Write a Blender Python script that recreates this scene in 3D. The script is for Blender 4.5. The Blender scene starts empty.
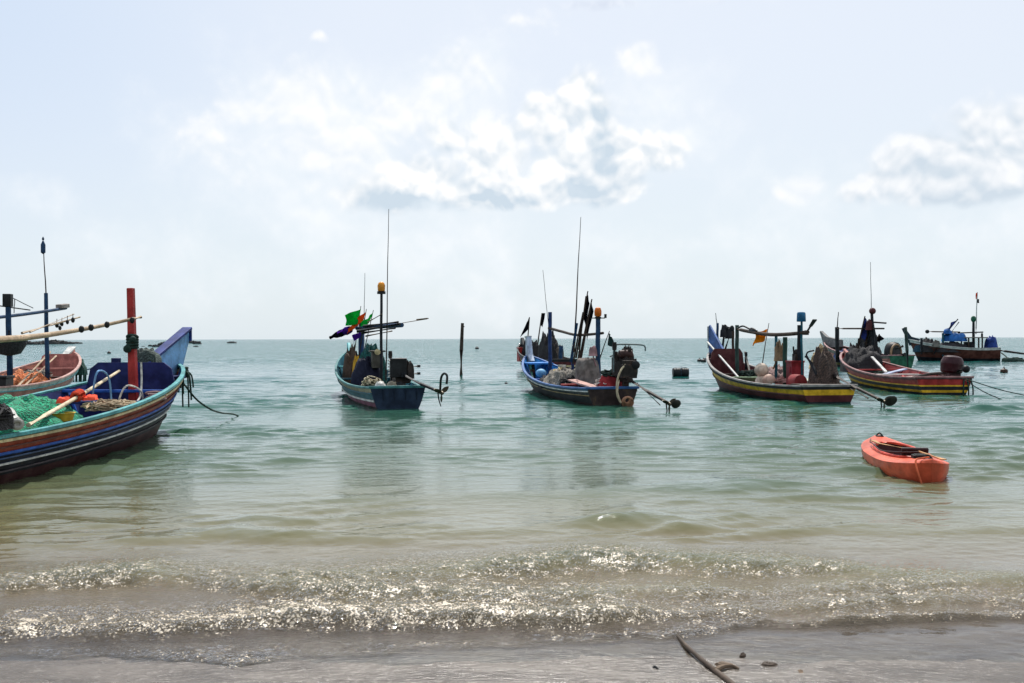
import bpy, math, random
import numpy as np
from mathutils import Vector, Matrix, noise as mnoise
PI = math.pi
random.seed(7); rng = np.random.RandomState(11)
scene = bpy.context.scene
COL = scene.collection

# ------------------------------------------------------------------ camera model (35 mm lens, eye 1.9 m over the water)
CAMH = 1.9; FPX = 996.0
def hor(px): return 339.6 - 0.00267*px
def at(px, py, D):
    return Vector(((px-512.0)/FPX*D, D, CAMH-(py-hor(px))/FPX*D))

# ------------------------------------------------------------------ materials
def s2l(c):
    def f(v):
        v = v/255.0
        return v/12.92 if v <= .04045 else ((v+.055)/1.055)**2.4
    return tuple(f(v) for v in c)+(1.0,)
class NT:
    def __init__(s, tree): s.t = tree; s.n = tree.nodes; s.l = tree.links
    def node(s, typ, **kw):
        nd = s.n.new(typ)
        for k, v in kw.items():
            setattr(nd, k, v)
        return nd
    def setin(s, nd, key, v):
        if isinstance(v, bpy.types.NodeSocket): s.l.new(v, nd.inputs[key])
        else: nd.inputs[key].default_value = v
    def math(s, op, a, b=None, c=None, clamp=False):
        nd = s.node('ShaderNodeMath', operation=op, use_clamp=clamp)
        s.setin(nd, 0, a)
        if b is not None: s.setin(nd, 1, b)
        if c is not None: s.setin(nd, 2, c)
        return nd.outputs[0]
    def mixc(s, f, a, b, blend='MIX'):
        nd = s.node('ShaderNodeMix', data_type='RGBA', blend_type=blend)
        s.setin(nd, 0, f); s.setin(nd, 6, a); s.setin(nd, 7, b)
        return nd.outputs[2]
    def smooth(s, v, a, b, to0=0.0, to1=1.0):
        nd = s.node('ShaderNodeMapRange', interpolation_type='SMOOTHSTEP')
        s.setin(nd, 0, v); s.setin(nd, 1, a); s.setin(nd, 2, b); s.setin(nd, 3, to0); s.setin(nd, 4, to1)
        return nd.outputs[0]
    def noise(s, vec, scale, detail=4, rough=.55, dist=0.0):
        nd = s.node('ShaderNodeTexNoise')
        s.setin(nd, 'Vector', vec); s.setin(nd, 'Scale', scale); s.setin(nd, 'Detail', detail)
        s.setin(nd, 'Roughness', rough); s.setin(nd, 'Distortion', dist)
        return nd.outputs[0]
    def vscale(s, vec, sc):
        nd = s.node('ShaderNodeVectorMath', operation='MULTIPLY'); s.setin(nd, 0, vec); s.setin(nd, 1, sc); return nd.outputs[0]
    def vadd(s, vec, b):
        nd = s.node('ShaderNodeVectorMath', operation='ADD'); s.setin(nd, 0, vec); s.setin(nd, 1, b); return nd.outputs[0]

MC = {}
def paint(rgb, wear=.35, rough=.55, metal=0.0, under=(88, 74, 60), nscale=3.0, bump=.4, key=''):
    """weathered surface: main colour, patches of tone, grimy scratches; rgb in sRGB 0-255"""
    k = (rgb, wear, rough, metal, under, nscale, key)
    if k in MC: return MC[k]
    m = bpy.data.materials.new('surface_%d_%d_%d' % rgb); m.use_nodes = True
    t = NT(m.node_tree); b = m.node_tree.nodes['Principled BSDF']
    co = t.node('ShaderNodeTexCoord').outputs['Object']
    big = t.noise(co, nscale, 5, .6)
    fine = t.noise(t.vscale(co, (1.0, 1.0, 2.2)), nscale*7, 4, .65)
    c0 = tuple(v*.95 for v in s2l(rgb)[:3])+(1,); dark = tuple(v*.58 for v in c0[:3])+(1,); lite = tuple(min(1, v*1.2+.01) for v in c0[:3])+(1,)
    c = t.mixc(t.smooth(big, .35, .65), dark, lite)
    scr = t.smooth(t.math('ADD', t.math('MULTIPLY', fine, .6), t.math('MULTIPLY', big, .4)), .62-.16*wear, .70-.1*wear)
    drip = t.noise(t.vscale(co, (5.0, 5.0, .7)), 1.6, 4, .6)
    c = t.mixc(t.math('MULTIPLY', t.smooth(drip, .5, .72), min(.5, wear*.9)), c, tuple(v*.42 for v in c0[:3])+(1,))
    c = t.mixc(t.math('MULTIPLY', scr, min(1, wear*1.8)), c, s2l(under))
    t.l.new(c, b.inputs['Base Color'])
    b.inputs['Roughness'].default_value = rough; b.inputs['Metallic'].default_value = metal
    b.inputs['Specular IOR Level'].default_value = .2
    bp = t.node('ShaderNodeBump'); bp.inputs['Strength'].default_value = bump; bp.inputs['Distance'].default_value = .01
    t.l.new(fine, bp.inputs['Height']); t.l.new(bp.outputs[0], b.inputs['Normal'])
    MC[k] = m; return m
def netmat(rgb, dark=.35, scale=26):
    k = ('net', rgb, scale)
    if k in MC: return MC[k]
    m = bpy.data.materials.new('net_%d_%d_%d' % rgb); m.use_nodes = True
    t = NT(m.node_tree); b = m.node_tree.nodes['Principled BSDF']
    co = t.node('ShaderNodeTexCoord').outputs['Object']
    w = t.node('ShaderNodeTexWave', wave_type='BANDS', bands_direction='DIAGONAL')
    t.setin(w, 'Vector', co); t.setin(w, 'Scale', scale*.35); t.setin(w, 'Distortion', 9.0); t.setin(w, 'Detail', 4.0); t.setin(w, 'Detail Scale', 2.2)
    n = t.noise(co, scale*.25, 5, .7)
    f = t.math('MULTIPLY', w.outputs[0], n)
    c0 = s2l(rgb)
    c = t.mixc(t.smooth(f, .08, .5), tuple(v*dark for v in c0[:3])+(1,), tuple(min(1, v*1.35) for v in c0[:3])+(1,))
    t.l.new(c, b.inputs['Base Color']); b.inputs['Roughness'].default_value = .8
    bp = t.node('ShaderNodeBump'); bp.inputs['Strength'].default_value = .9; bp.inputs['Distance'].default_value = .03
    t.l.new(f, bp.inputs['Height']); t.l.new(bp.outputs[0], b.inputs['Normal'])
    MC[k] = m; return m
def clothmat(rgb):
    k = ('cloth', rgb)
    if k in MC: return MC[k]
    m = bpy.data.materials.new('cloth_%d_%d_%d' % rgb); m.use_nodes = True; t = NT(m.node_tree); t.n.clear()
    co = t.node('ShaderNodeTexCoord').outputs['Object']; n = t.noise(co, 5.0, 4, .6); c0 = s2l(rgb)
    c = t.mixc(t.smooth(n, .35, .65), tuple(v*.7 for v in c0[:3])+(1,), c0)
    d = t.node('ShaderNodeBsdfDiffuse'); tl = t.node('ShaderNodeBsdfTranslucent'); t.l.new(c, d.inputs[0]); t.l.new(c, tl.inputs[0])
    mx = t.node('ShaderNodeMixShader'); mx.inputs[0].default_value = .45; t.l.new(d.outputs[0], mx.inputs[1]); t.l.new(tl.outputs[0], mx.inputs[2])
    o = t.node('ShaderNodeOutputMaterial'); t.l.new(mx.outputs[0], o.inputs[0]); MC[k] = m; return m
WOOD = paint((120, 96, 72), .5, .7); DWOOD = paint((62, 48, 38), .5, .7, under=(30, 26, 22)); PALEWOOD = paint((186, 168, 146), .4, .65)
BAMBOO = paint((176, 152, 122), .45, .5, under=(92, 74, 60)); BLACK = paint((24, 26, 28), .2, .5, under=(70, 66, 60)); IRON = paint((44, 38, 34), .6, .6, .1, under=(80, 54, 40))
STEEL = paint((130, 132, 130), .4, .35, .8, under=(90, 70, 60)); WHITE = paint((214, 212, 204), .3, .5, under=(130, 120, 106))
ROPE = paint((168, 154, 128), .3, .8, nscale=9, under=(100, 90, 72)); DROPE = paint((36, 58, 50), .4, .8, nscale=9, under=(22, 26, 24)); WROPE = paint((214, 210, 200), .2, .7, nscale=9)
CANVAS = paint((118, 110, 104), .3, .9, nscale=5); RUBBER = paint((22, 22, 22), .15, .75, under=(60, 56, 52))

# ------------------------------------------------------------------ mesh builder
def frame_from(d):
    d = d.normalized(); up = Vector((0, 0, 1)) if abs(d.z) < .95 else Vector((1, 0, 0))
    a = d.cross(up).normalized(); b = a.cross(d).normalized(); return a, b
def smooth_path(pts, n=6):
    pts = [Vector(p) for p in pts]
    if len(pts) < 3: return pts
    out = []
    for i in range(len(pts)-1):
        p0 = pts[max(0, i-1)]; p1 = pts[i]; p2 = pts[i+1]; p3 = pts[min(len(pts)-1, i+2)]
        for k in range(n):
            t = k/n
            out.append(.5*((2*p1)+(p2-p0)*t+(2*p0-5*p1+4*p2-p3)*t*t+(3*p1-p0-3*p2+p3)*t*t*t))
    out.append(pts[-1]); return out
class MB:
    def __init__(s): s.v = []; s.f = []; s.m = []
    def add(s, vs, fs, mi=0, M=None):
        o = len(s.v)
        for p in vs:
            p = Vector(p); s.v.append(M @ p if M else p)
        for q in fs: s.f.append(tuple(o+i for i in q)); s.m.append(mi)
    def box(s, c, size, rot=(0, 0, 0), mi=0, taper=1.0):
        from mathutils import Euler
        hx, hy, hz = [v/2 for v in size]
        vs = []
        for z in (-1, 1):
            k = taper if z > 0 else 1
            for x, y in ((-1, -1), (1, -1), (1, 1), (-1, 1)): vs.append((x*hx*k, y*hy*k, z*hz))
        M = Matrix.Translation(Vector(c)) @ Euler(rot).to_matrix().to_4x4()
        s.add(vs, [(3, 2, 1, 0), (4, 5, 6, 7), (0, 1, 5, 4), (1, 2, 6, 5), (2, 3, 7, 6), (3, 0, 4, 7)], mi, M)
    def beam(s, a, b, w, h, mi=0, w2=None, h2=None):
        a = Vector(a); b = Vector(b); x, y = frame_from(b-a); w2 = w2 or w; h2 = h2 or h
        vs = []
        for p, ww, hh in ((a, w, h), (b, w2, h2)):
            for i, j in ((-1, -1), (1, -1), (1, 1), (-1, 1)): vs.append(p+x*(i*ww/2)+y*(j*hh/2))
        s.add(vs, [(3, 2, 1, 0), (4, 5, 6, 7), (0, 1, 5, 4), (1, 2, 6, 5), (2, 3, 7, 6), (3, 0, 4, 7)], mi)
    def tube(s, pts, r, seg=8, mi=0, smooth=0, closed=False):
        pts = smooth_path(pts, smooth) if smooth else [Vector(p) for p in pts]
        n = len(pts); rs = r if isinstance(r, (list, tuple)) else [r, r]
        rr = [rs[0]+(rs[-1]-rs[0])*i/(n-1) if len(rs) != n else rs[i] for i in range(n)]
        o = len(s.v); a = None
        for i, p in enumerate(pts):
            d = (pts[min(n-1, i+1)]-pts[max(0, i-1)])
            if d.length < 1e-9: d = Vector((0, 0, 1))
            d.normalize()
            if a is None: a, b = frame_from(d)
            else:
                a = (a-d*a.dot(d))
                if a.length < 1e-6: a, b = frame_from(d)
                a.normalize(); b = d.cross(a)
            for k in range(seg):
                t = 2*PI*k/seg; s.v.append(p+(a*math.cos(t)+b*math.sin(t))*rr[i])
        for i in range(n-1):
            for k in range(seg):
                k2 = (k+1) % seg
                s.f.append((o+i*seg+k, o+i*seg+k2, o+(i+1)*seg+k2, o+(i+1)*seg+k)); s.m.append(mi)
        s.f.append(tuple(o+k for k in range(seg))[::-1]); s.m.append(mi)
        s.f.append(tuple(o+(n-1)*seg+k for k in range(seg))); s.m.append(mi)
    def lathe(s, prof, seg=16, M=None, mi=0):
        o = len(s.v); n = len(prof)
        for r, z in prof:
            for k in range(seg):
                t = 2*PI*k/seg; p = Vector((r*math.cos(t), r*math.sin(t), z)); s.v.append(M @ p if M else p)
        for i in range(n-1):
            for k in range(seg):
                k2 = (k+1) % seg
                s.f.append((o+i*seg+k, o+i*seg+k2, o+(i+1)*seg+k2, o+(i+1)*seg+k)); s.m.append(mi)
        s.f.append(tuple(o+k for k in range(seg))[::-1]); s.m.append(mi)
        s.f.append(tuple(o+(n-1)*seg+k for k in range(seg))); s.m.append(mi)
    def ball(s, c, r, seg=14, mi=0, squash=1.0):
        s.lathe([(max(.001, r*math.sin(PI*i/8)), -r*squash*math.cos(PI*i/8)) for i in range(9)], seg, Matrix.Translation(Vector(c)), mi)
    def torus(s, c, R, r, axis=(0, 0, 1), seg=20, mi=0, squash=1.0):
        a, b = frame_from(Vector(axis)); c = Vector(c)
        s.tube([c+a*R*math.cos(2*PI*i/seg)+b*R*squash*math.sin(2*PI*i/seg) for i in range(seg+1)], r, 8, mi)
    def prism(s, poly, y0, y1, mi=0, M=None):
        n = len(poly); vs = [(x, y0, z) for x, z in poly]+[(x, y1, z) for x, z in poly]
        fs = [tuple(range(n)), tuple(range(2*n-1, n-1, -1))]+[(i, i+n, (i+1) % n+n, (i+1) % n) for i in range(n)]
        s.add(vs, fs, mi, M)
    def mound(s, c, rx, ry, h, seed=0, amp=.25, n=26, freq=3.0, power=.6, mi=0, rotz=0, ridge=0.0):
        """a lumpy draped heap standing on its base"""
        o = len(s.v); c = Vector(c); R = Matrix.Rotation(rotz, 3, 'Z'); rings = n//2
        for i in range(rings+1):
            f = i/rings
            for k in range(n):
                t = 2*PI*k/n
                q = Vector((math.cos(t)*f*3, math.sin(t)*f*3, seed*3.7))
                nz = mnoise.noise(q*freq*.35); nz2 = mnoise.noise(q*freq)
                rad = f*(1+amp*.6*nz)
                z = h*(1-f**(2/power))**power if f < 1 else 0
                z *= 1+amp*.8*nz+amp*.45*nz2
                z += ridge*.25*h*math.sin(t*7+seed)*f*(1-f)
                s.v.append(c+R @ Vector((rx*rad*math.cos(t), ry*rad*math.sin(t), max(0, z))))
        for i in range(rings):
            for k in range(n):
                k2 = (k+1) % n
                s.f.append((o+i*n+k, o+(i+1)*n+k, o+(i+1)*n+k2, o+i*n+k2)); s.m.append(mi)
        s.f.append(tuple(o+rings*n+k for k in range(n))); s.m.append(mi)
    def cloth(s, a, b, c, d, wave=.05, n=10, seed=0, th=.006, mi=0):
        """thin wavy cloth between corners a-b (hoist) and d-c (fly), with real thickness"""
        a, b, c, d = [Vector(p) for p in (a, b, c, d)]; nrm = (b-a).cross(d-a).normalized()
        grids = []
        for side in (-1, 1):
            o = len(s.v); grids.append(o)
            for i in range(n+1):
                for j in range(n+1):
                    u = i/n; v = j/n
                    p = (a*(1-v)+b*v)*(1-u)+(d*(1-v)+c*v)*u
                    w = wave*u**.6*(math.sin(u*7+v*2.5+seed)+.6*math.sin(v*6+u*3+seed*2))
                    s.v.append(p+nrm*(w+side*th/2))
        o0, o1 = grids; N = n+1
        for i in range(n):
            for j in range(n):
                q = (i*N+j, i*N+j+1, (i+1)*N+j+1, (i+1)*N+j)
                s.f.append(tuple(o0+k for k in q)); s.m.append(mi); s.f.append(tuple(o1+k for k in q[::-1])); s.m.append(mi)
        edge = [j for j in range(N)]+[i*N+n for i in range(1, N)]+[n*N+j for j in range(n-1, -1, -1)]+[i*N for i in range(n-1, 0, -1)]
        for e, g in zip(edge, edge[1:]+edge[:1]):
            s.f.append((o0+e, o0+g, o1+g, o1+e)); s.m.append(mi)
    def mesh(s, name, mats, shift=None, smooth=True, ang=40):
        me = bpy.data.meshes.new(name)
        vs = [v-shift for v in s.v] if shift is not None else s.v
        me.from_pydata([tuple(v) for v in vs], [], s.f)
        for mt in (mats if isinstance(mats, (list, tuple)) else [mats]): me.materials.append(mt)
        me.polygons.foreach_set('material_index', s.m)
        me.update()
        if smooth:
            me.polygons.foreach_set('use_smooth', [True]*len(me.polygons))
            me.set_sharp_from_angle(angle=math.radians(ang))
        return me
    def base(s):
        xs = [v.x for v in s.v]; ys = [v.y for v in s.v]; zs = [v.z for v in s.v]
        return Vector(((min(xs)+max(xs))/2, (min(ys)+max(ys))/2, min(zs)))
def tag(o, label=None, cat=None, group=None, kind=None):
    if label: o['label'] = label
    if cat: o['category'] = cat
    if group: o['group'] = group
    if kind: o['kind'] = kind
    return o
def obj(name, mb, mats, parent=None, label=None, bevel=0, **kw):
    """one mesh object; mb is in the parent's frame"""
    if parent is not None:
        sh = mb.base(); me = mb.mesh(name, mats, sh, **kw)
        # parent frame offset (nested parents keep offsets in their own frame)
        o = bpy.data.objects.new(name, me); COL.objects.link(o); o.parent = parent
        off = parent.get('_off'); o.location = sh-(Vector(off) if off is not None else Vector((0, 0, 0)))
        o['_off'] = tuple(sh)
    else:
        o = bpy.data.objects.new(name, mb.mesh(name, mats, **kw)); COL.objects.link(o)
    if label: o['label'] = label
    if bevel:
        b = o.modifiers.new('bevel', 'BEVEL'); b.width = bevel; b.segments = 2; b.limit_method = 'ANGLE'
    return o
def empty(name, loc, rz=0):
    o = bpy.data.objects.new(name, None); COL.objects.link(o); o.location = loc; o.rotation_euler = (0, 0, rz); o.empty_display_size = .2
    return o

# ------------------------------------------------------------------ boats
class Boat:
    def __init__(s, stern, bow, label, Bm=1.0, tw=.7, zs=.55, zb=1.35, zp=3.2, kd=.3, sm=.4, name='fishing_boat', heel=0):
        s.o = Vector((stern[0], stern[1], 0)); d = Vector((bow[0]-stern[0], bow[1]-stern[1], 0)); s.L = d.length
        s.rz = math.atan2(d.y, d.x); s.M = Matrix.Translation(s.o) @ Matrix.Rotation(s.rz, 4, 'Z'); s.MI = s.M.inverted()
        s.root = empty(name, s.o, s.rz); tag(s.root, label, 'boat', 'fishing boats moored off the beach')
        s.Bm, s.tw, s.zs, s.zb, s.zp, s.kd, s.sm = Bm, tw, zs, zb, zp, kd, sm
    # pixel + distance -> boat frame
    def P(s, px, py, D): return s.MI @ at(px, py, D)
    def Q(s, px, py, off=0.0):
        """where the sight line of column px meets the boat's fore-and-aft plane at lateral offset off"""
        k = (px-512.0)/FPX; c, sn = math.cos(s.rz), math.sin(s.rz)
        # world = o + x*(c,sn) + off*(-sn,c);  X = k*Y
        ox = s.o.x-off*sn; oy = s.o.y+off*c
        x = (k*oy-ox)/(c-k*sn); D = oy+x*sn
        return s.P(px, py, D)
    def B(s, u):
        if u < s.sm: return s.Bm*(s.tw+(1-s.tw)*math.sin(PI/2*u/s.sm))
        w = (u-s.sm)/(1-s.sm); return s.Bm*(.05+.95*max(0, 1-w**2.3)**.8)
    def Z(s, u): return s.zs+.1*(1-u)**4+(s.zb-s.zs)*u**s.zp
    def K(s, u): return -s.kd
    def e(s, u): return .28+.5*u*u
    def X(s, u, t): return s.L*u-.13*s.L*(1-t)*u**6
    def pt(s, u, t, side, inset=0.0):
        K = s.K(u); z = K+(s.Z(u)-K)*t
        y = max(.004, s.B(u)*max(t, 1e-4)**s.e(u)-inset)
        return Vector((s.X(u, t), side*y, z))
    def tg(s, u, g):
        K = s.K(u); t0 = -K/(s.Z(u)-K); return t0+(1-t0)*g
    def hull(s, bands, inner, floor, rim, n=34, zf=.16, rimw=.09, strakes=(), transom=None, ribs=(.15, .3, .45, .6, .75), ribmat=None):
        """bands: [(g_top, material)] from the water up; strakes: [(g, size, material)]"""
        us = [i/n for i in range(n+1)]; mats = []; 
        def mi(m):
            if m not in mats: mats.append(m)
            return mats.index(m)
        gl = [0.0]; gm = []
        for gt, m in bands:
            g0 = gl[-1]; k = max(1, round((gt-g0)/.13))
            for j in range(k): gl.append(g0+(gt-g0)*(j+1)/k); gm.append(mi(m))
        H = MB()
        for side in (1, -1):
            o = len(H.v); rows = 3+len(gl)-1
            for u in us:
                t0 = s.tg(u, 0)
                for t in [0.02, t0*.4, t0*.75]+[s.tg(u, g) for g in gl]: H.v.append(s.pt(u, t, side))
            R = 3+len(gl)
            for i in range(n):
                for j in range(R-1):
                    q = (o+i*R+j, o+(i+1)*R+j, o+(i+1)*R+j+1, o+i*R+j+1)
                    if side > 0: q = q[::-1]
                    H.f.append(q); H.m.append(gm[0] if j < 3 else gm[j-3])
        hullo = obj('hull', H, mats, s.root, ang=60)
        # keel
        k = MB(); k.tube([s.pt(u, .02, 1)*1.0 for u in us[::3]]+[], .05, 6); obj('keel', k, DWOOD, s.root)
        # inner lining
        I = MB()
        for side in (1, -1):
            o = len(I.v)
            for u in us[:-1]:
                K = s.K(u); Z = s.Z(u); f = zf+.25*u**4
                for j in range(6):
                    z = Z-(Z-f)*j/5; I.v.append(s.pt(u, (z-K)/(Z-K), side, .055))
            for i in range(n-1):
                for j in range(5):
                    q = (o+i*6+j, o+(i+1)*6+j, o+(i+1)*6+j+1, o+i*6+j+1)
                    I.f.append(q if side < 0 else q[::-1]); I.m.append(0)
        obj('inner_lining', I, inner, s.root, ang=60)
        F = MB(); o = 0
        for u in us[:-1]:
            K = s.K(u); Z = s.Z(u); f = zf+.25*u**4; p = s.pt(u, (f-K)/(Z-K), 1, .05)
            F.v += [Vector((p.x, p.y, f+.004)), Vector((p.x, -p.y, f+.004))]
        for i in range(n-1): F.f.append((2*i, 2*i+1, 2*i+3, 2*i+2)); F.m.append(0)
        obj('floor', F, floor, s.root)
        # gunwales
        for side in (1, -1):
            G = MB(); s._sweep(G, [s.pt(u, 1, side, .02) for u in us], rimw, .055, side); obj('gunwale', G, rim, s.root, bevel=.008)
        for g, sz, m in strakes:
            for side in (1, -1):
                G = MB(); s._sweep(G, [s.pt(u, s.tg(u, g), side, -.012) for u in us], .035, sz, side); obj('rubbing_strake', G, m, s.root)
        # transom
        T = MB(); R = [0.02]+[s.tg(0, g) for g in gl]; tm = []
        for x in (-.035, .05):
            for t in R:
                p = s.pt(0, t, 1); T.v += [Vector((x, p.y, p.z)), Vector((x, -p.y, p.z))]
        nR = len(R); 
        tmats = [transom] if transom is not None else mats
        for j in range(nR-1):
            mm = 0 if transom is not None else gm[max(0, j-1)]
            T.f.append((2*j, 2*j+2, 2*j+3, 2*j+1)); T.m.append(mm)
            b = 2*nR; T.f.append((b+2*j, b+2*j+1, b+2*j+3, b+2*j+2)); T.m.append(mm)
            for q in ((2*j, b+2*j, b+2*j+2, 2*j+2), (2*j+1, 2*j+3, b+2*j+3, b+2*j+1)): T.f.append(q); T.m.append(mm)
        j = nR-1; T.f.append((2*j, 2*j+1, 2*nR+2*j+1, 2*nR+2*j)[::-1]); T.m.append(0)
        obj('transom', T, tmats, s.root)
        g = MB(); p = s.pt(0, 1, 1); g.box((.0, 0, p.z+.01), (.1, 2*p.y+.1, .07)); obj('transom_rail', g, rim, s.root, bevel=.01)
        for u in ribs:
            r = MB(); K = s.K(u); Z = s.Z(u); pts = []
            for side in (1, -1):
                seq = [s.pt(u, ((Z-(Z-zf)*j/6)-K)/(Z-K), side, .075) for j in range(7)]
                pts += seq if side > 0 else seq[::-1]
            r.tube(pts, .03, 5); obj('rib', r, ribmat or inner, s.root)
    def _sweep(s, mb, pts, w, h, side):
        o = len(mb.v); n = len(pts)
        for i, p in enumerate(pts):
            d = (pts[min(n-1, i+1)]-pts[max(0, i-1)]); d.z = 0; d.normalize(); nn = Vector((-d.y, d.x, 0))
            for a, b in ((-1, -1), (1, -1), (1, 1), (-1, 1)): mb.v.append(p+nn*(a*w/2)+Vector((0, 0, b*h/2)))
        for i in range(n-1):
            for k in range(4):
                k2 = (k+1) % 4; mb.f.append((o+i*4+k, o+i*4+k2, o+(i+1)*4+k2, o+(i+1)*4+k)); mb.m.append(0)
        mb.f.append((o+3, o+2, o+1, o)); mb.m.append(0)
        e = o+(n-1)*4; mb.f.append((e, e+1, e+2, e+3)); mb.m.append(0)
    def thwart(s, u, mat, w=.22, z=None, name='thwart', th=.05):
        z = z if z is not None else s.Z(u)-.1; K = s.K(u); p = s.pt(u, (z-K)/(s.Z(u)-K), 1, .05)
        m = MB(); m.box((s.L*u, 0, z), (w, 2*p.y, th)); obj(name, m, mat, s.root, bevel=.006)
    def bulkhead(s, u, mat, top, zf=.2, rimmat=None, x_tilt=.0):
        """raised board across the bow"""
        K = s.K(u); Z = s.Z(u); m = MB(); ps = []
        for j in range(6):
            z = zf+(Z-zf)*j/5; ps.append((s.pt(u, (z-K)/(Z-K), 1, .06).y, z))
        yb, zb = ps[-1]; ps += [(yb*.93, Z+(top-Z)*.7), (yb*.75, top)]
        poly = ps+[(-y, z) for y, z in ps[::-1]]
        vs = [(s.L*u, y, z) for y, z in poly]+[(s.L*u+.04, y, z) for y, z in poly]; n = len(poly)
        m.add(vs, [tuple(range(n)), tuple(range(2*n-1, n-1, -1))]+[(i, (i+1) % n, (i+1) % n+n, i+n) for i in range(n)])
        obj('bow_bulkhead', m, mat, s.root, ang=30)
    def prow(s, poly, th=.14, mat=None, trim=None, deck=None, thin=.5):
        """upswept stem board in the centreline plane; poly in (dx from bow tip, z); first..last edge pairs are outline"""
        m = MB(); n = len(poly); t0, t1 = th/2, th*thin/2; zmin = min(z for _, z in poly); zmax = max(z for _, z in poly)
        hw = [t0+(t1-t0)*(z-zmin)/(zmax-zmin) for _, z in poly]
        vs = [(s.L+x, -h, z) for (x, z), h in zip(poly, hw)]+[(s.L+x, h, z) for (x, z), h in zip(poly, hw)]
        m.add(vs, [tuple(range(n)), tuple(range(2*n-1, n-1, -1))]+[(i, i+n, (i+1) % n+n, (i+1) % n) for i in range(n)])
        o = obj('prow', m, mat, s.root, bevel=.012)
        if trim:
            for (a, b) in trim[1]:
                q = MB(); pa = Vector((s.L+poly[a][0], 0, poly[a][1])); pb = Vector((s.L+poly[b][0], 0, poly[b][1]))
                q.beam(pa, pb, th+.05, .06, w2=th*.8+.05); obj('trim', q, trim[0], o, bevel=.01)
        return o
    def part(s, name, mb, mat, parent=None, **kw): return obj(name, mb, mat, parent or s.root, **kw)
    def pole(s, name, a, b, r, mat, parent=None, r2=None, sag=0):
        m = MB(); a = Vector(a); b = Vector(b)
        pts = [a+(b-a)*i/6+Vector((0, 0, -sag*math.sin(PI*i/6)))+Vector((.004*math.sin(i*2.1), .006*math.cos(i*1.7), 0)) for i in range(7)]
        m.tube(pts, [r, r2 or r], 8); return obj(name, m, mat, parent or s.root)
    def item(s, name, mb, mats, label, cat, group=None, bevel=0, over=False, **kw):
        """a thing of its own that lies in or on this boat (mb in the boat frame)"""
        sh = mb.base(); ys_ = [v.y for v in mb.v]; u = sh.x/s.L; half = (max(ys_)-min(ys_))/2
        if .03 < u < .97 and not over and sh.z < s.Z(u):
            lim = max(0.0, s.B(u)-.8*half-.1)
            if abs(sh.y) > lim:      # keep it inside the gunwales: move it back along the boat's beam and length
                w = s.M @ sh; tgt = math.copysign(lim, sh.y); d = (s.MI.to_3x3() @ Vector((w.x, w.y, 0)).normalized())
                if abs(d.y) > .05:
                    k = max(-2.5, min(2.5, (tgt-sh.y)/d.y)); mv = Vector((d.x*k, d.y*k, 0))
                    for v in mb.v: v += mv
                sh = mb.base()
        o = bpy.data.objects.new(name, mb.mesh(name, mats, sh, **kw)); COL.objects.link(o)
        o.location = s.M @ sh; o.rotation_euler = (0, 0, s.rz); tag(o, label, cat, group); o['_off'] = tuple(sh)
        if bevel:
            b = o.modifiers.new('bevel', 'BEVEL'); b.width = bevel; b.segments = 2; b.limit_method = 'ANGLE'
        return o
    def thing(s, name, base, label, cat, group=None):
        base = Vector(base); o = empty(name, s.M @ base, s.rz); o['_off'] = tuple(base); tag(o, label, cat, group); return o
    def flag(s, a, b, mat, corners, label, r=.018, seed=0, group='flag poles carried by the boats', wave=.05, polemat=None, flo=False):
        t = s.thing('flag_pole', a, label, 'flag', group)
        m = MB(); m.tube([a, (Vector(a)+Vector(b))/2+Vector((0, .01, 0)), b], [r, r*.6], 7); obj('pole', m, polemat or DWOOD, t)
        f = MB(); f.cloth(*corners, wave=wave, seed=seed); obj('flag', f, mat, t)
        if flo:
            q = MB(); c = Vector(a)*.62+Vector(b)*.38; q.lathe([(.02, -.14), (.08, -.1), (.09, .1), (.02, .14)], 10, Matrix.Translation(c)); obj('float', q, BLACK, t)
        return t
    def engine(s, c, size=1.0, style='open', body=None, tail=None, tip=None, rad=.035, blade=.16, hub2=None, tailmat=None):
        """long-tail engine: block, radiator, flywheel, fan, exhaust, tank; tail shaft with propeller and skeg"""
        c = Vector(c); k = size; body = body or IRON
        e = MB(); e.box(c+Vector((0, 0, .26*k)), (.62*k, .4*k, .34*k)); e.box(c+Vector((.12*k, 0, .5*k)), (.3*k, .34*k, .18*k)); e.box(c+Vector((-.2*k, 0, .47*k)), (.16*k, .3*k, .12*k))
        en = obj('engine', e, body, s.root, bevel=.02)
        m = MB(); m.box(c+Vector((.36*k, 0, .35*k)), (.1*k, .46*k, .5*k))
        for j in range(7): m.box(c+Vector((.415*k, 0, (.15+.065*j)*k)), (.012, .4*k, .02*k))
        obj('radiator', m, BLACK, en, bevel=.01)
        m = MB(); m.lathe([(.17*k, -.03), (.19*k, -.02), (.19*k, .02), (.17*k, .03)], 20, Matrix.Translation(c+Vector((0, -.24*k, .28*k))) @ Matrix.Rotation(PI/2, 4, 'X')); m.lathe([(.05*k, -.06), (.05*k, .06)], 12, Matrix.Translation(c+Vector((0, -.26*k, .28*k))) @ Matrix.Rotation(PI/2, 4, 'X')); obj('flywheel', m, STEEL, en)
        m = MB(); m.tube([c+Vector((.05, .16*k, .5*k)), c+Vector((.05, .26*k, .62*k)), c+Vector((-.05, .3*k, .86*k))], .03*k, 8, smooth=4); m.lathe([(.05*k, -.1*k), (.06*k, 0), (.05*k, .1*k)], 10, Matrix.Translation(c+Vector((-.05, .3*k, .88*k)))); obj('exhaust', m, IRON, en)
        m = MB(); m.lathe([(.02, -.17*k), (.1*k, -.16*k), (.11*k, 0), (.1*k, .16*k), (.02, .17*k)], 14, Matrix.Translation(c+Vector((0, 0, .68*k))) @ Matrix.Rotation(PI/2, 4, 'X')); obj('fuel_tank', m, paint((70, 44, 40), .5), en)
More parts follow.
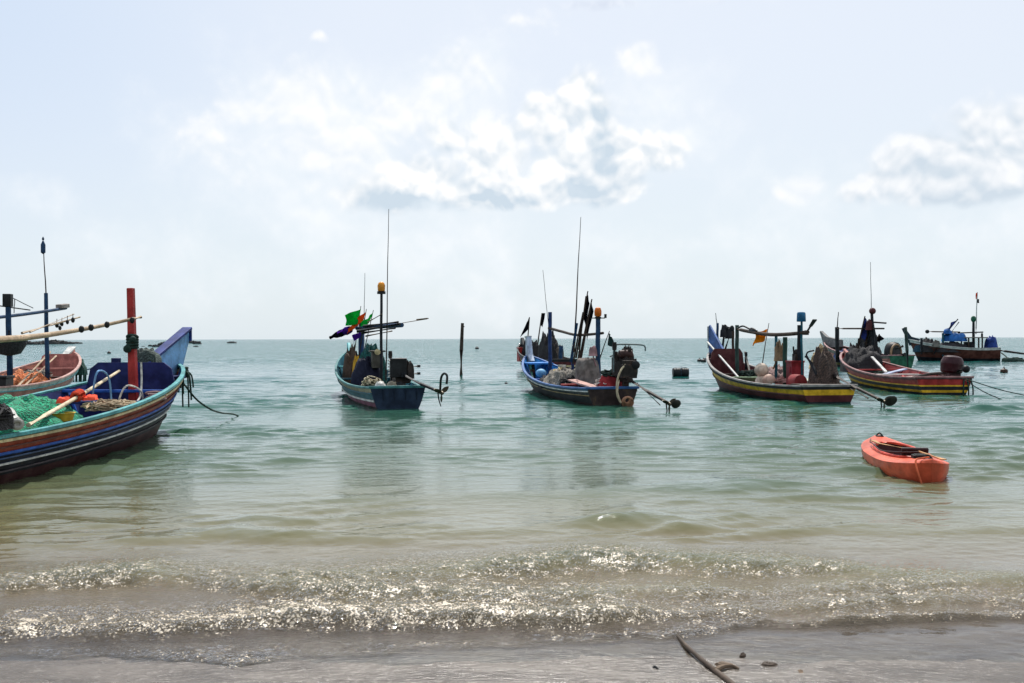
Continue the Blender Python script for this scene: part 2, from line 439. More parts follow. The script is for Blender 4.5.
        m = MB(); m.box(c+Vector((0, 0, .04)), (.8*k, .14, .1)); m.box(c+Vector((0, 0, -.12)), (.16, .16, .3)); obj('engine_mount', m, DWOOD, s.root, bevel=.01)
        m = MB(); m.tube([c+Vector((.3*k, 0, .45*k)), c+Vector((.8*k, .02, .62*k)), c+Vector((1.15*k, .03, .6*k))], .02, 7, smooth=4); obj('tiller', m, IRON, en)
        if tail: s.tail(Vector(tail), Vector(tip), rad, blade, tailmat)
        return en
    def tail(s, a, b, rad=.035, blade=.16, mat=None, skeg=True, guard=False):
        mat = mat or IRON
        m = MB(); m.tube([a, (a+b)/2+Vector((0, 0, -.02)), b], [rad*1.35, rad], 9); m.lathe([(.03, -.08), (.075, -.05), (.075, .05), (.03, .08)], 12, Matrix.Translation(a)); sh = obj('tail_shaft', m, mat, s.root)
        d = (b-a).normalized(); x, y = frame_from(d)
        p = MB(); c = b+d*.06
        R = Matrix((x, y, d)).transposed().to_4x4(); T = Matrix.Translation(c) @ R
        p.lathe([(.025, -.08), (.05, -.05), (.05, .05), (.015, .11)], 12, T)
        for i in range(3):
            q = T @ Matrix.Rotation(2*PI*i/3+.4, 4, 'Z')
            vs = []; n = 8
            for j in range(n+1):
                f = j/n; w = blade*.62*math.sin(PI*min(1, .18+f*.82))**.8; r_ = .03+blade*1.15*f
                tw = .9-.5*f
                for sgn in (-1, 1):
                    for th in (-.006, .006): vs.append((r_, sgn*w/2*math.cos(tw)-th*math.sin(tw), sgn*w/2*math.sin(tw)+th*math.cos(tw)))
            fs = []
            for j in range(n):
                o = 4*j
                fs += [(o, o+4, o+6, o+2), (o+1, o+3, o+7, o+5), (o, o+1, o+5, o+4), (o+2, o+6, o+7, o+3)]
            fs += [(0, 2, 3, 1), (4*n, 4*n+1, 4*n+3, 4*n+2)]
            p.add(vs, fs, 0, q)
        obj('propeller', p, paint((72, 66, 52), .4, .4, .7), sh)
        if skeg:
            g = MB(); c2 = b-d*.12
            g.tube([c2+Vector((0, 0, .02)), c2+Vector((0, 0, -.2))+d*.05, c2+Vector((0, 0, -.36))+d*.16], [.022, .012], 7, smooth=4)
            obj('skeg', g, mat, sh)
        if guard:
            g = MB(); c2 = b-d*.15
            g.tube([c2, c2+Vector((0, 0, .32))+d*.1, c2+Vector((0, 0, .44))+d*.3, c2+Vector((0, 0, .36))+d*.42, c2+Vector((0, 0, .2))+d*.42], .025, 7, smooth=5)
            obj('guard', g, mat, sh)
        return sh
def scribble(mb, c, rx, ry, h, n, r, seed, rope_len=16):
    """a tangle of rope"""
    R = random.Random(seed); c = Vector(c)
    for _ in range(n):
        a0 = R.uniform(0, 2*PI); pts = []
        for i in range(rope_len):
            a = a0+i*R.uniform(.5, .9); k = .35+.65*R.random()
            pts.append(c+Vector((rx*k*math.cos(a), ry*k*math.sin(a), h*R.uniform(.1, 1)*(1.1-k*.6))))
        mb.tube(pts, r, 5, smooth=4)
# ------------------------------------------------------------------ value noise for the sea
def vnoise(x, y, seed=0):
    xi = np.floor(x).astype(np.int64); yi = np.floor(y).astype(np.int64); xf = x-xi; yf = y-yi
    def h(a, b):
        n = (a*374761393+b*668265263+seed*1442695041) & 0xffffffff
        n = ((n ^ (n >> 13))*1274126177) & 0xffffffff
        return ((n ^ (n >> 16)) & 0xffff)/65535.0
    u = xf*xf*(3-2*xf); v = yf*yf*(3-2*yf)
    return (h(xi, yi)*(1-u)+h(xi+1, yi)*u)*(1-v)+(h(xi, yi+1)*(1-u)+h(xi+1, yi+1)*u)*v
def fbm(x, y, seed=0, oct=4, gain=.5):
    s = 0; a = 1; t = 0
    for i in range(oct):
        s = s+a*vnoise(x*2**i+17.3*i, y*2**i-9.1*i, seed+i); t += a; a *= gain
    return s/t-.5
def sand_z(y): return np.clip(-.045*(y-5.95), -4.5, 1.4)

def line_world(pts):
    X = []; Y = []
    for px, py in pts:
        D = CAMH*FPX/(py-hor(px)); X.append((px-512)/FPX*D); Y.append(D)
    return np.array(X), np.array(Y)
# breaking waves: crest line (photo), height along it, foam and painted glint amount along it, front width, back width
WAVES = [
 dict(l=[(-300, 628), (0, 626), (100, 622), (200, 618), (300, 612), (400, 612), (500, 612), (600, 612), (680, 608), (760, 603), (830, 601), (900, 598), (1024, 592), (1300, 585)],
      a=[.05, .055, .06, .065, .085, .09, .085, .08, .05, .045, .05, .05, .045, .03], f=[.5, .75, .85, .8, 1, 1, 1, .8, .45, .36, .34, .3, .28, .1], wf=.12, wb=.62, dy=13, seed=1),
 dict(l=[(-300, 592), (0, 588), (60, 579), (130, 574), (200, 577), (280, 590), (340, 596), (430, 594), (520, 597), (600, 596), (700, 592), (800, 590), (1024, 588), (1300, 580)],
      a=[.03, .05, .075, .08, .05, .05, .06, .06, .05, .045, .035, .03, .04, .02], f=[.3, .5, .7, .75, .3, .6, .75, .7, .5, .35, .2, .1, .05, 0], wf=.16, wb=.6, dy=7, seed=2),
 dict(l=[(-300, 575), (200, 575), (330, 575), (430, 570), (500, 566), (600, 560), (700, 563), (800, 566), (900, 577), (1024, 582), (1300, 580)],
      a=[.0, .01, .035, .05, .09, .10, .085, .07, .05, .035, .02], f=[0, 0, .25, .45, .75, .85, .6, .4, .25, .1, 0], wf=.24, wb=.6, dy=8, seed=3),
 dict(l=[(-300, 650), (100, 652), (180, 655), (230, 668), (300, 650), (480, 640), (660, 634), (760, 626), (850, 621), (950, 619), (1024, 617), (1300, 612)],
      a=[.003, .006, .008, .01, .006, .006, .02, .03, .036, .036, .034, .02], f=[0, .1, .25, .3, .12, .12, .4, .36, .22, .2, .2, 0], wf=.05, wb=.35, dy=4, seed=4),
 dict(l=[(-300, 530), (150, 540), (240, 532), (330, 540), (560, 530), (640, 519), (720, 525), (1024, 530), (1300, 530)],
      a=[.0, .03, .06, .03, .02, .055, .02, .03, .0], f=[0]*9, wf=.4, wb=.7, seed=5),
 dict(l=[(-300, 500), (400, 497), (560, 494), (700, 490), (770, 487), (860, 494), (1024, 500), (1300, 500)],
      a=[.0, .01, .03, .06, .05, .03, .02, .0], f=[0]*8, wf=.5, wb=.9, seed=6),
]
def sea():
    ys = [5.0]
    while ys[-1] < 7000:
        y = ys[-1]; ys.append(y+max(.011, min(y*.0026, .09) if y < 45 else y*.007 if y < 400 else y*.03))
    ys = np.array(ys)
    u = np.linspace(-1, 1, 1000); du = [1.06, 1.15, 1.3, 1.6, 2.2, 3.5, 6]
    u = np.concatenate([[-d for d in du[::-1]], u, du])
    hw = .58*ys+1.2
    X = u[None, :]*hw[:, None]; Y = np.repeat(ys[:, None], len(u), 1)
    nr, nc = X.shape
    spc = np.maximum(2*hw/1000, np.gradient(ys)*.8)[:, None]
    h = np.zeros_like(X)
    grp = np.clip(1+2.4*fbm(X*.16, Y*.22, 31, 4), .3, 2.2)
    R = np.random.RandomState(5)
    warps = [fbm(X*f_, Y*f_, 50+i_, 1)*4.4 for i_, f_ in enumerate((.06, .12, .25, .5, 1.0))]
    for i in range(48):
        lam = .22*(40**(R.rand()**1.1))           # 0.22 .. 9 m
        ang = R.normal(0, .38); kx = math.sin(ang)*2*PI/lam; ky = math.cos(ang)*2*PI/lam
        slope = .034 if lam < .35 else .062 if lam < 1.1 else .022 if lam < 2.2 else .009 if lam < 4 else .008
        a = slope*lam/(2*PI)
        ph = R.rand()*2*PI
        w = np.clip(lam/(3.2*spc)-.6, 0, 1)
        s = np.sin(kx*X+ky*Y+ph+warps[4 if lam < .7 else 3 if lam < 1.4 else 2 if lam < 2.8 else 1 if lam < 5 else 0])
        msk = np.clip(.45+.5*(warps[(i*7) % 3] if lam > 1.2 else warps[1+(i*5) % 3]), 0, 1.9)
        h += a*w*msk*(np.exp(1.3*s)-1.47)*.75
    h *= grp
    shore = np.clip((Y-5.6)/5.5, .12, 1)
    h *= shore
    foam = np.zeros_like(X)
    for wv in WAVES:
        lx, ly = line_world([(a_, b_+wv.get('dy', 0)) for a_, b_ in wv['l']]); sd = wv['seed']*100
        c = np.interp(X, lx, ly); A = np.interp(X, lx, wv['a']); F = np.interp(X, lx, wv['f'])
        c = c+.22*fbm(X*1.3, X*0, sd, 4)+.10*fbm(X*5, Y*1.0, sd+7, 3)
        A = A*(1+1.0*fbm(X*1.7, Y*.8, sd+3, 3))
        dy = Y-c; wf, wb = wv['wf'], wv['wb']
        prof = np.where(dy < 0, np.exp(-np.abs(dy/wf)**2.2), np.exp(-(dy/wb)**2)*.75+.25*np.exp(-(dy/(.25*wb))**2))
        h += A*1.25*prof
        fm = np.where(dy < 0, np.exp(-(dy/(wf*1.3))**2), np.exp(-(dy/(wb*.85))**2))*F
        fm *= np.clip(1+2.2*fbm(X*2.2, Y*3.5, sd+9, 4), 0, 1.6)
        foam = np.maximum(foam, fm)
    # broken water: turbulence wherever there is foam
    near = (Y < 12)
    turb = fbm(X*11, Y*15, 77, 4, .66)*.050+fbm(X*38, Y*46, 99, 2)*.018
    h += np.where(near, turb*np.clip(foam*2.2+.06, 0, 1), 0)
    small = fbm(X*7, Y*11, 123, 3)*.010*np.clip((13-Y)/4, 0, 1)*np.clip((Y-5)/2, .3, 1)
    h += small
    lvl = np.clip((Y-5.4)/.9, 0, 1)*.012
    h += lvl
    sz = sand_z(Y)
    depth = h-sz
    h = np.where(depth < -.02, sz-.02, h)
    co = np.stack([X, Y, h], -1).reshape(-1, 3).astype(np.float32)
    me = bpy.data.meshes.new('sea'); nv = nr*nc
    i0 = (np.arange(nr-1)[:, None]*nc+np.arange(nc-1)[None, :]).reshape(-1)
    quads = np.stack([i0, i0+1, i0+nc+1, i0+nc], -1).astype(np.int32)
    me.vertices.add(nv); me.vertices.foreach_set('co', co.reshape(-1))
    nf = len(quads); me.loops.add(nf*4); me.loops.foreach_set('vertex_index', quads.reshape(-1))
    me.polygons.add(nf); me.polygons.foreach_set('loop_start', np.arange(0, nf*4, 4, dtype=np.int32)); me.polygons.foreach_set('loop_total', np.full(nf, 4, np.int32))
    me.polygons.foreach_set('use_smooth', np.ones(nf, bool))
    me.update()
    for nm, arr in (('foam', foam), ('depth', depth)):
        at_ = me.attributes.new(nm, 'FLOAT', 'POINT'); at_.data.foreach_set('value', arr.reshape(-1).astype(np.float32))
    o = bpy.data.objects.new('sea', me); COL.objects.link(o); tag(o, kind='structure')
    print('sea verts', nv)
    # ---- material
    m = bpy.data.materials.new('sea_water'); m.use_nodes = True; t = NT(m.node_tree); t.n.clear()
    out = t.node('ShaderNodeOutputMaterial')
    co = t.node('ShaderNodeTexCoord').outputs['Object']
    fo = t.node('ShaderNodeAttribute', attribute_name='foam').outputs['Fac']
    dp = t.node('ShaderNodeAttribute', attribute_name='depth').outputs['Fac']
    patch = t.noise(t.vscale(co, (.05, .12, 0)), 1.0, 4, .55)
    dpn = t.math('MULTIPLY', dp, t.math('ADD', .7, t.math('MULTIPLY', patch, .6)))
    ramp = t.node('ShaderNodeValToRGB'); t.setin(ramp, 0, t.math('DIVIDE', dpn, 4.0, clamp=True))
    cr = ramp.color_ramp; pts = SEA_RAMP
    cr.elements[0].position = pts[0][0]; cr.elements[0].color = pts[0][1]
    cr.elements[1].position = pts[-1][0]; cr.elements[1].color = pts[-1][1]
    for p, c in pts[1:-1]:
        e = cr.elements.new(p); e.color = c
    body = ramp.outputs[0]
    # fine ripples
    n1 = t.noise(t.vscale(co, (1.0, 1.9, 1.0)), 2.6, 3, .55, .4)
    n2 = t.noise(t.vscale(co, (1.0, 1.7, 1.0)), 9.0, 3, .6, .3)
    n3 = t.noise(t.vscale(co, (1.0, 1.5, 1.0)), 34.0, 3, .6)
    n0 = t.noise(t.vscale(co, (.6, 1.9, 1.0)), .55, 3, .6, .3)
    calm = t.smooth(dp, 0.0, .35, .25, 1.0)
    hgt = t.math('ADD', t.math('MULTIPLY', n1, .015), t.math('ADD', t.math('MULTIPLY', n2, .004), t.math('MULTIPLY', n3, .0010)))
    far = t.smooth(dp, 1.1, 4.2, 0.0, 1.0)
    hgt = t.math('ADD', hgt, t.math('MULTIPLY', t.math('MULTIPLY', n0, .38), far))
    ht = t.math('MULTIPLY', hgt, calm)
    foamb = t.noise(co, 30.0, 4, .7)
    ht = t.math('ADD', ht, t.math('MULTIPLY', t.math('MULTIPLY', foamb, t.math('POWER', fo, .6)), .045))
    bump = t.node('ShaderNodeBump'); bump.inputs['Strength'].default_value = 1.0; bump.inputs['Distance'].default_value = 1.0; t.l.new(ht, bump.inputs['Height'])
    nb = bump.outputs[0]
    bf = t.node('ShaderNodeBump'); bf.inputs['Strength'].default_value = 1.0; bf.inputs['Distance'].default_value = 1.0; t.l.new(t.math('MULTIPLY', foamb, .008), bf.inputs['Height']); nf = bf.outputs[0]
    dif = t.node('ShaderNodeBsdfDiffuse'); t.l.new(body, dif.inputs['Color']); t.l.new(nb, dif.inputs['Normal'])
    tr = t.node('ShaderNodeBsdfTransparent'); tr.inputs['Color'].default_value = (.86, .86, .82, 1)
    alpha = t.math('SUBTRACT', 1.0, t.math('EXPONENT', t.math('MULTIPLY', dp, -11.0)), clamp=True)
    mx = t.node('ShaderNodeMixShader'); t.l.new(alpha, mx.inputs[0]); t.l.new(tr.outputs[0], mx.inputs[1]); t.l.new(dif.outputs[0], mx.inputs[2])
    gl = t.node('ShaderNodeBsdfGlossy'); gl.inputs['Roughness'].default_value = .035; t.l.new(nb, gl.inputs['Normal']); gl.inputs['Color'].default_value = (.95, .97, 1, 1)
    fr = t.node('ShaderNodeFresnel'); fr.inputs['IOR'].default_value = 1.333; t.l.new(nb, fr.inputs['Normal'])
    m2 = t.node('ShaderNodeMixShader'); t.l.new(t.math('MULTIPLY', fr.outputs[0], SEA_REFL), m2.inputs[0]); t.l.new(mx.outputs[0], m2.inputs[1]); t.l.new(gl.outputs[0], m2.inputs[2])
    # foam bubbles, with sun glints painted in as pale golden specks; broken by noise
    v = t.node('ShaderNodeTexVoronoi', feature='F1'); t.setin(v, 'Vector', co); t.setin(v, 'Scale', 60.0)
    f1 = t.math('ADD', t.math('MULTIPLY', t.noise(t.vscale(co, (1, 1.4, 1)), 9.0, 4, .7), .5), t.math('MULTIPLY', t.noise(co, 60.0, 3, .7), .5))
    fm = t.math('SUBTRACT', t.math('ADD', t.math('MULTIPLY', t.math('POWER', fo, .6), .17), t.math('MULTIPLY', f1, 1.45)), t.math('MULTIPLY', v.outputs['Distance'], .25))
    foam_glint_mask = t.math('MULTIPLY', t.smooth(fm, .75, .90), t.smooth(fo, .04, .2))
    fd = t.node('ShaderNodeBsdfPrincipled'); fd.inputs['Base Color'].default_value = (.62, .53, .40, 1); fd.inputs['Roughness'].default_value = .2; t.l.new(nf, fd.inputs['Normal'])
    m3 = t.node('ShaderNodeMixShader'); t.l.new(foam_glint_mask, m3.inputs[0]); t.l.new(m2.outputs[0], m3.inputs[1]); t.l.new(fd.outputs[0], m3.inputs[2])
    t.l.new(m3.outputs[0], out.inputs['Surface'])
    me.materials.append(m)
SEA_REFL = 1.0
SEA_RAMP = [(0.0, s2l((140, 124, 110))), (.025, s2l((142, 126, 96))), (.05, s2l((142, 136, 96))), (.09, s2l((122, 138, 104))), (.16, s2l((96, 142, 116))), (.28, s2l((62, 140, 120))), (.5, s2l((40, 136, 128))), (1.0, s2l((34, 130, 136)))]
SEA_RAMP = [(p, tuple(v*f for v in c[:3])+(1,)) for (p, c), f in zip(SEA_RAMP, (.72, .70, .56, .42, .36, .34, .36))]
sea()

# ------------------------------------------------------------------ seabed and beach
def beach():
    ys = np.concatenate([np.array([-400, -120, -40, -24, -10, 0, 3]), np.arange(4, 9, .03), np.array([10, 15, 30, 60, 106, 400, 7500])])
    xs = np.concatenate([np.array([-7000, -1500, -400, -100, -30, -12]), np.linspace(-8, 8, 330), np.array([12, 30, 100, 400, 1500, 7000])])
    X, Y = np.meshgrid(xs, ys); Z = sand_z(Y)
    nearm = np.clip(1-np.abs(Y-6)/3, 0, 1)*(np.abs(X) < 8)
    Z = Z+nearm*(.016*fbm(X*1.1, Y*2.2, 5, 3)+.006*fbm(X*7, Y*14, 6, 3))
    nr, nc = X.shape; me = bpy.data.meshes.new('beach_sand')
    i0 = (np.arange(nr-1)[:, None]*nc+np.arange(nc-1)[None, :]).reshape(-1)
    q = np.stack([i0, i0+1, i0+nc+1, i0+nc], -1)
    me.from_pydata(np.stack([X, Y, Z], -1).reshape(-1, 3).tolist(), [], q.tolist()); me.polygons.foreach_set('use_smooth', [True]*len(q)); me.update()
    o = bpy.data.objects.new('beach', me); COL.objects.link(o); tag(o, kind='structure')
    m = bpy.data.materials.new('wet_sand'); m.use_nodes = True; t = NT(m.node_tree); b = m.node_tree.nodes['Principled BSDF']
    co = t.node('ShaderNodeTexCoord').outputs['Object']
    n1 = t.noise(t.vscale(co, (1, 2.2, 1)), 1.6, 5, .6, .5); n2 = t.noise(co, 160.0, 3, .7); n3 = t.noise(t.vscale(co, (1, 2.6, 1)), 11.0, 4, .6, .4)
    c = t.mixc(t.smooth(n1, .3, .7), s2l((82, 74, 66)), s2l((104, 95, 86)))
    c = t.mixc(t.smooth(n2, .52, .72), c, s2l((70, 62, 54)))
    t.l.new(c, b.inputs['Base Color'])
    t.l.new(t.smooth(n1, .3, .7, .16, .34), b.inputs['Roughness']); b.inputs['Specular IOR Level'].default_value = .5
    bp = t.node('ShaderNodeBump'); bp.inputs['Strength'].default_value = 1; bp.inputs['Distance'].default_value = 1
    t.l.new(t.math('ADD', t.math('MULTIPLY', n2, .0012), t.math('MULTIPLY', n3, .016)), bp.inputs['Height']); t.l.new(bp.outputs[0], b.inputs['Normal'])
    me.materials.append(m)
beach()

# ------------------------------------------------------------------ sky, clouds, sun, camera
SUN_EL, SUN_AZ = 57.0, 4.0      # azimuth measured from the view direction (+Y) towards +X
def world():
    w = bpy.data.worlds.new('World'); scene.world = w; w.use_nodes = True; t = NT(w.node_tree); t.n.clear()
    out = t.node('ShaderNodeOutputWorld'); bg = t.node('ShaderNodeBackground'); bg.inputs['Strength'].default_value = .1
    sky = t.node('ShaderNodeTexSky', sky_type='NISHITA'); sky.sun_disc = False; sky.sun_elevation = math.radians(SUN_EL); sky.sun_rotation = math.radians(SUN_AZ)
    sky.air_density = 1.0; sky.dust_density = 2.0; sky.ozone_density = 1.5
    co = t.node('ShaderNodeTexCoord').outputs['Generated']
    sp = t.node('ShaderNodeSeparateXYZ'); t.l.new(co, sp.inputs[0]); x, y, z = sp.outputs
    az = t.math('ARCTAN2', x, y); el = t.math('ARCSINE', z)
    # haze veil over the clear sky: strongest low down and on the right, where the air is milky
    veil = s2l((213, 223, 229)); k = 10.0
    veil = tuple(v*k for v in veil[:3])+(1,)
    hi = tuple(v*k for v in s2l((216, 223, 233))[:3])+(1,); lf = tuple(v*k for v in s2l((200, 213, 230))[:3])+(1,)
    vc = t.mixc(t.smooth(el, 0.0, .30), veil, hi)
    vc = t.mixc(t.math('MULTIPLY', t.smooth(az, -.12, -.52), t.smooth(el, .0, .3)), vc, lf)
    base = t.mixc(.88, sky.outputs[0], vc)
    # clouds: soft lobes broken up by noise, all in directions on the sky
    comb = t.node('ShaderNodeCombineXYZ'); t.l.new(az, comb.inputs[0]); t.l.new(el, comb.inputs[1]); P = comb.outputs[0]
    dn = t.node('ShaderNodeTexNoise'); t.setin(dn, 'Vector', P); t.setin(dn, 'Scale', 9.0); t.setin(dn, 'Detail', 3.0)
    dv = t.vscale(t.vadd(dn.outputs['Color'], (-.5, -.5, -.5)), (.05, .05, 0)); 
    Pd = t.node('ShaderNodeVectorMath', operation='ADD'); t.l.new(P, Pd.inputs[0]); t.l.new(dv, Pd.inputs[1]); Pd = Pd.outputs[0]
    def n2d(v, sc, det, ro):
        nd = t.node('ShaderNodeTexNoise', noise_dimensions='2D'); t.setin(nd, 'Vector', v); t.setin(nd, 'Scale', sc); t.setin(nd, 'Detail', det); t.setin(nd, 'Roughness', ro); return nd.outputs[0]
    def nz(v): return t.math('ADD', t.math('MULTIPLY', n2d(v, 9.0, 8, .58), .8), t.math('MULTIPLY', n2d(v, 32.0, 4, .6), .2))
    na = nz(P); 
    def bil(v):
        vo = t.node('ShaderNodeTexVoronoi', feature='F1', voronoi_dimensions='2D'); t.setin(vo, 'Vector', v); t.setin(vo, 'Scale', 17.0); t.setin(vo, 'Detail', 2.0); t.setin(vo, 'Roughness', .5); t.setin(vo, 'Lacunarity', 2.3);
        return t.math('SUBTRACT', 1.0, vo.outputs['Distance'])
    b0 = bil(Pd); b1 = bil(t.vadd(Pd, (.002, .009, 0)))
    nb2 = t.math('ADD', t.math('MULTIPLY', na, .62), t.math('MULTIPLY', t.math('SUBTRACT', b0, .0), .42))
    emb = t.math('SUBTRACT', b0, b1)
    def field(puffs):
        acc = None
        for cx, cy, rx, ry, wt in puffs:
            a = math.atan((cx-512)/FPX); e = math.atan((338-cy)/FPX*math.cos(a))
            d = t.vadd(Pd, (-a, -e, 0)); d = t.vscale(d, (FPX/rx, FPX/ry, 0))
            ln = t.node('ShaderNodeVectorMath', operation='LENGTH'); t.l.new(d, ln.inputs[0])
            f = t.math('MULTIPLY', t.math('SUBTRACT', 1.0, ln.outputs['Value']), wt)
            acc = f if acc is None else t.math('SMOOTH_MAX', acc, f, .12)
        return acc
    def layer(base, puffs, nk, a, b, dark, lite, op, shade_puffs=None, embk=5.0, lit0=.72, nn=None):
        f = t.math('ADD', field(puffs), t.math('MULTIPLY', t.math('SUBTRACT', nn or na, .5), nk))
        dens = t.math('MULTIPLY', t.smooth(f, a, b), op)
        lit = t.math('ADD', lit0, t.math('MULTIPLY', emb, embk))
        if shade_puffs:
            sh = t.smooth(t.math('ADD', field(shade_puffs), t.math('MULTIPLY', t.math('SUBTRACT', na, .5), 1.6)), -.2, .8)
            lit = t.math('SUBTRACT', lit, t.math('MULTIPLY', sh, .85))
        c = t.mixc(t.math('MULTIPLY', lit, 1.0, clamp=True), tuple(v*k for v in s2l(dark)[:3])+(1,), tuple(v*k for v in s2l(lite)[:3])+(1,))
        return t.mixc(dens, base, c)
    # thin far veils
    c = layer(base, [(330, 110, 130, 85, 1), (220, 150, 80, 70, .9), (430, 95, 95, 55, 1), (300, 200, 140, 80, .7), (620, 100, 130, 80, .5), (250, 260, 160, 50, .5), (450, 240, 160, 60, .6), (20, 190, 40, 22, .6), (800, 240, 260, 40, .4), (690, 130, 30, 16, .7), (940, 250, 200, 60, .5), (600, 300, 300, 26, .3)],
              2.4, -.2, 1.0, (212, 222, 231), (232, 235, 238), .8, embk=.8)
    c = layer(c, [(300, 92, 62, 36, 1), (255, 105, 40, 26, .8), (450, 84, 58, 30, 1), (395, 106, 50, 30, .9), (345, 140, 60, 40, .7), (215, 150, 34, 40, .6), (641, 54, 36, 19, 1), (805, 196, 20, 15, .75), (325, 34, 14, 9, .7), (380, 190, 60, 30, .7), (548, 20, 34, 14, .4)],
              1.7, -.2, .5, (208, 218, 229), (238, 238, 238), .85, embk=.9, nn=nb2)
    c = layer(c, [(975, 165, 100, 30, 1), (1015, 138, 60, 34, 1), (935, 160, 50, 24, .9), (1070, 130, 80, 50, 1), (960, 190, 110, 20, .9), (1130, 160, 90, 60, 1), (890, 180, 34, 14, .8)],
              1.3, -.2, .34, (192, 204, 215), (234, 235, 237), .9, shade_puffs=[(990, 205, 130, 22, .9), (940, 175, 40, 14, .4)], embk=1.4, nn=nb2)
    c = layer(c, [(578, 92, 26, 34, 1), (592, 118, 36, 44, 1), (550, 122, 34, 36, 1), (575, 160, 70, 46, 1), (635, 155, 46, 30, .8), (495, 155, 50, 40, 1), (430, 180, 56, 32, .95), (500, 190, 130, 26, 1), (385, 200, 56, 20, .8), (450, 140, 30, 26, .6), (610, 185, 50, 26, .8)],
              1.25, -.2, .30, (190, 204, 216), (243, 242, 241), .95, shade_puffs=[(600, 135, 20, 55, 1), (580, 190, 60, 26, 1), (430, 208, 100, 18, 1), (500, 200, 110, 16, .8), (640, 190, 30, 20, .4)], embk=1.5, lit0=.74, nn=nb2)
    c = layer(c, [(600, -2, 60, 10, 1), (740, -6, 80, 12, 1)], 1.5, .1, .9, (200, 208, 222), (218, 223, 232), .7)
    t.l.new(c, bg.inputs['Color']); t.l.new(bg.outputs[0], out.inputs[0])
    w.cycles.sampling_method = 'MANUAL'; w.cycles.sample_map_resolution = 512
world()
sl = bpy.data.lights.new('sun', 'SUN'); sl.energy = 4.0; sl.angle = math.radians(.53); sl.color = (1, .96, .90)
so = bpy.data.objects.new('sun', sl); COL.objects.link(so)
e_, a_ = math.radians(SUN_EL), math.radians(SUN_AZ)
sd = Vector((math.sin(a_)*math.cos(e_), math.cos(a_)*math.cos(e_), math.sin(e_)))
so.rotation_euler = sd.to_track_quat('Z', 'Y').to_euler(); so.location = sd*60
cam = bpy.data.cameras.new('camera'); cam.lens = 35.0; cam.sensor_width = 36.0; cam.clip_end = 20000; cam.clip_start = .1
cam.lens = FPX/1024*36
co_ = bpy.data.objects.new('camera', cam); COL.objects.link(co_); co_.location = (0, 0, CAMH)
co_.rotation_euler = (Matrix.Rotation(math.radians(90)-3.2/FPX, 3, 'X') @ Matrix.Rotation(-.00267, 3, 'Z')).to_euler()
scene.camera = co_
scene.view_settings.view_transform = 'Standard'; scene.view_settings.look = 'None'; scene.view_settings.exposure = .28; scene.view_settings.gamma = 1
scene.render.engine = 'CYCLES'
# ================================================================== BOATS
TEAL = paint((84, 172, 176), .45); CREAM = paint((204, 186, 140), .4); RED = paint((164, 42, 38), .4); MAROON = paint((84, 30, 32), .45, under=(40, 26, 24)); BRICK = paint((158, 70, 46), .55, under=(92, 60, 44))
BLUE = paint((30, 84, 170), .35, under=(70, 90, 110)); NAVY = paint((22, 34, 92), .35, under=(44, 50, 74)); LBLUE = paint((112, 160, 206), .45, under=(90, 100, 110)); SKYB = paint((44, 128, 204), .4, under=(80, 110, 130)); YEL = paint((222, 172, 30), .35, under=(110, 84, 40))
BLK = paint((18, 22, 28), .35, under=(52, 48, 44)); GREEN = paint((30, 96, 70), .45, under=(40, 50, 44)); TEALD = paint((22, 88, 104), .4, under=(30, 40, 44)); PINK = paint((190, 120, 110), .45, under=(110, 80, 70)); GREYB = paint((112, 108, 100), .5); WHITEP = paint((206, 206, 200), .45, under=(120, 112, 100))
ORANGE = paint((232, 116, 26), .2, .5); MBLUE = paint((24, 62, 96), .4, under=(40, 50, 60)); BOTT = paint((52, 26, 26), .35, under=(30, 40, 34)); CYANR = paint((84, 158, 160), .55, under=(90, 100, 96))
NETG = netmat((20, 150, 110)); NETB = netmat((92, 70, 54)); NETD = netmat((38, 36, 38)); NETW = netmat((150, 142, 130)); NETBL = netmat((30, 50, 96)); TARPB = paint((24, 58, 132), .15, .6, nscale=5); TARPO = netmat((206, 120, 70), .5, 14)
TEALC = paint((30, 92, 104), .55, under=(50, 64, 62)); FB = clothmat((26, 26, 34)); FG = clothmat((24, 190, 70)); FO = clothmat((230, 92, 34)); FP = clothmat((84, 40, 150)); FY = clothmat((238, 150, 30))

# ---------------------------------------------------------------- A: big blue boat in the left foreground
A = Boat((-7.75, 10.1), (-7.15, 21.2), 'big dark hulled fishing boat with deep blue interior and red post in the left foreground', Bm=1.3, tw=.78, zs=.62, zb=1.36, zp=2.3, kd=.4, sm=.42)
A.hull([(.22, paint((64, 28, 32), .5)), (.42, paint((24, 26, 36), .4)), (.48, paint((44, 66, 100), .4)), (.62, paint((20, 26, 44), .4)), (.68, BLUE), (.9, BRICK), (1, paint((150, 128, 92), .5))], NAVY, paint((40, 34, 40), .5), CYANR, zf=.22,
       strakes=[(.45, .025, WHITEP), (.30, .02, paint((60, 50, 56), .4)), (.57, .018, paint((60, 84, 120), .4)), (.67, .03, BLUE), (.79, .018, paint((90, 40, 30), .4)), (.92, .035, CREAM)], rimw=.08, ribmat=BLUE)
A.bulkhead(.80, NAVY, 1.46, zf=.3)
A.thwart(.45, BLK, .16, .66, 'crossbeam'); A.thwart(.66, NAVY, .2, .8); A.thwart(.3, NAVY, .22, .6); A.thwart(.74, BLUE, .1, .95)
m = MB(); m.box((A.L*.9, 0, 1.12), (1.5, .7, .05)); A.part('foredeck', m, NAVY)
A.prow([(-1.5, 1.05), (-.35, .95), (-.02, .76), (.12, 1.2), (.60, 1.86), (.64, 2.14), (-1.75, 1.36)], .17, LBLUE, trim=(paint((26, 48, 120), .4), [(5, 6), (4, 5)]), thin=.6)
p = A.P(134, 406, 18.4); q = A.P(131, 288, 18.4)
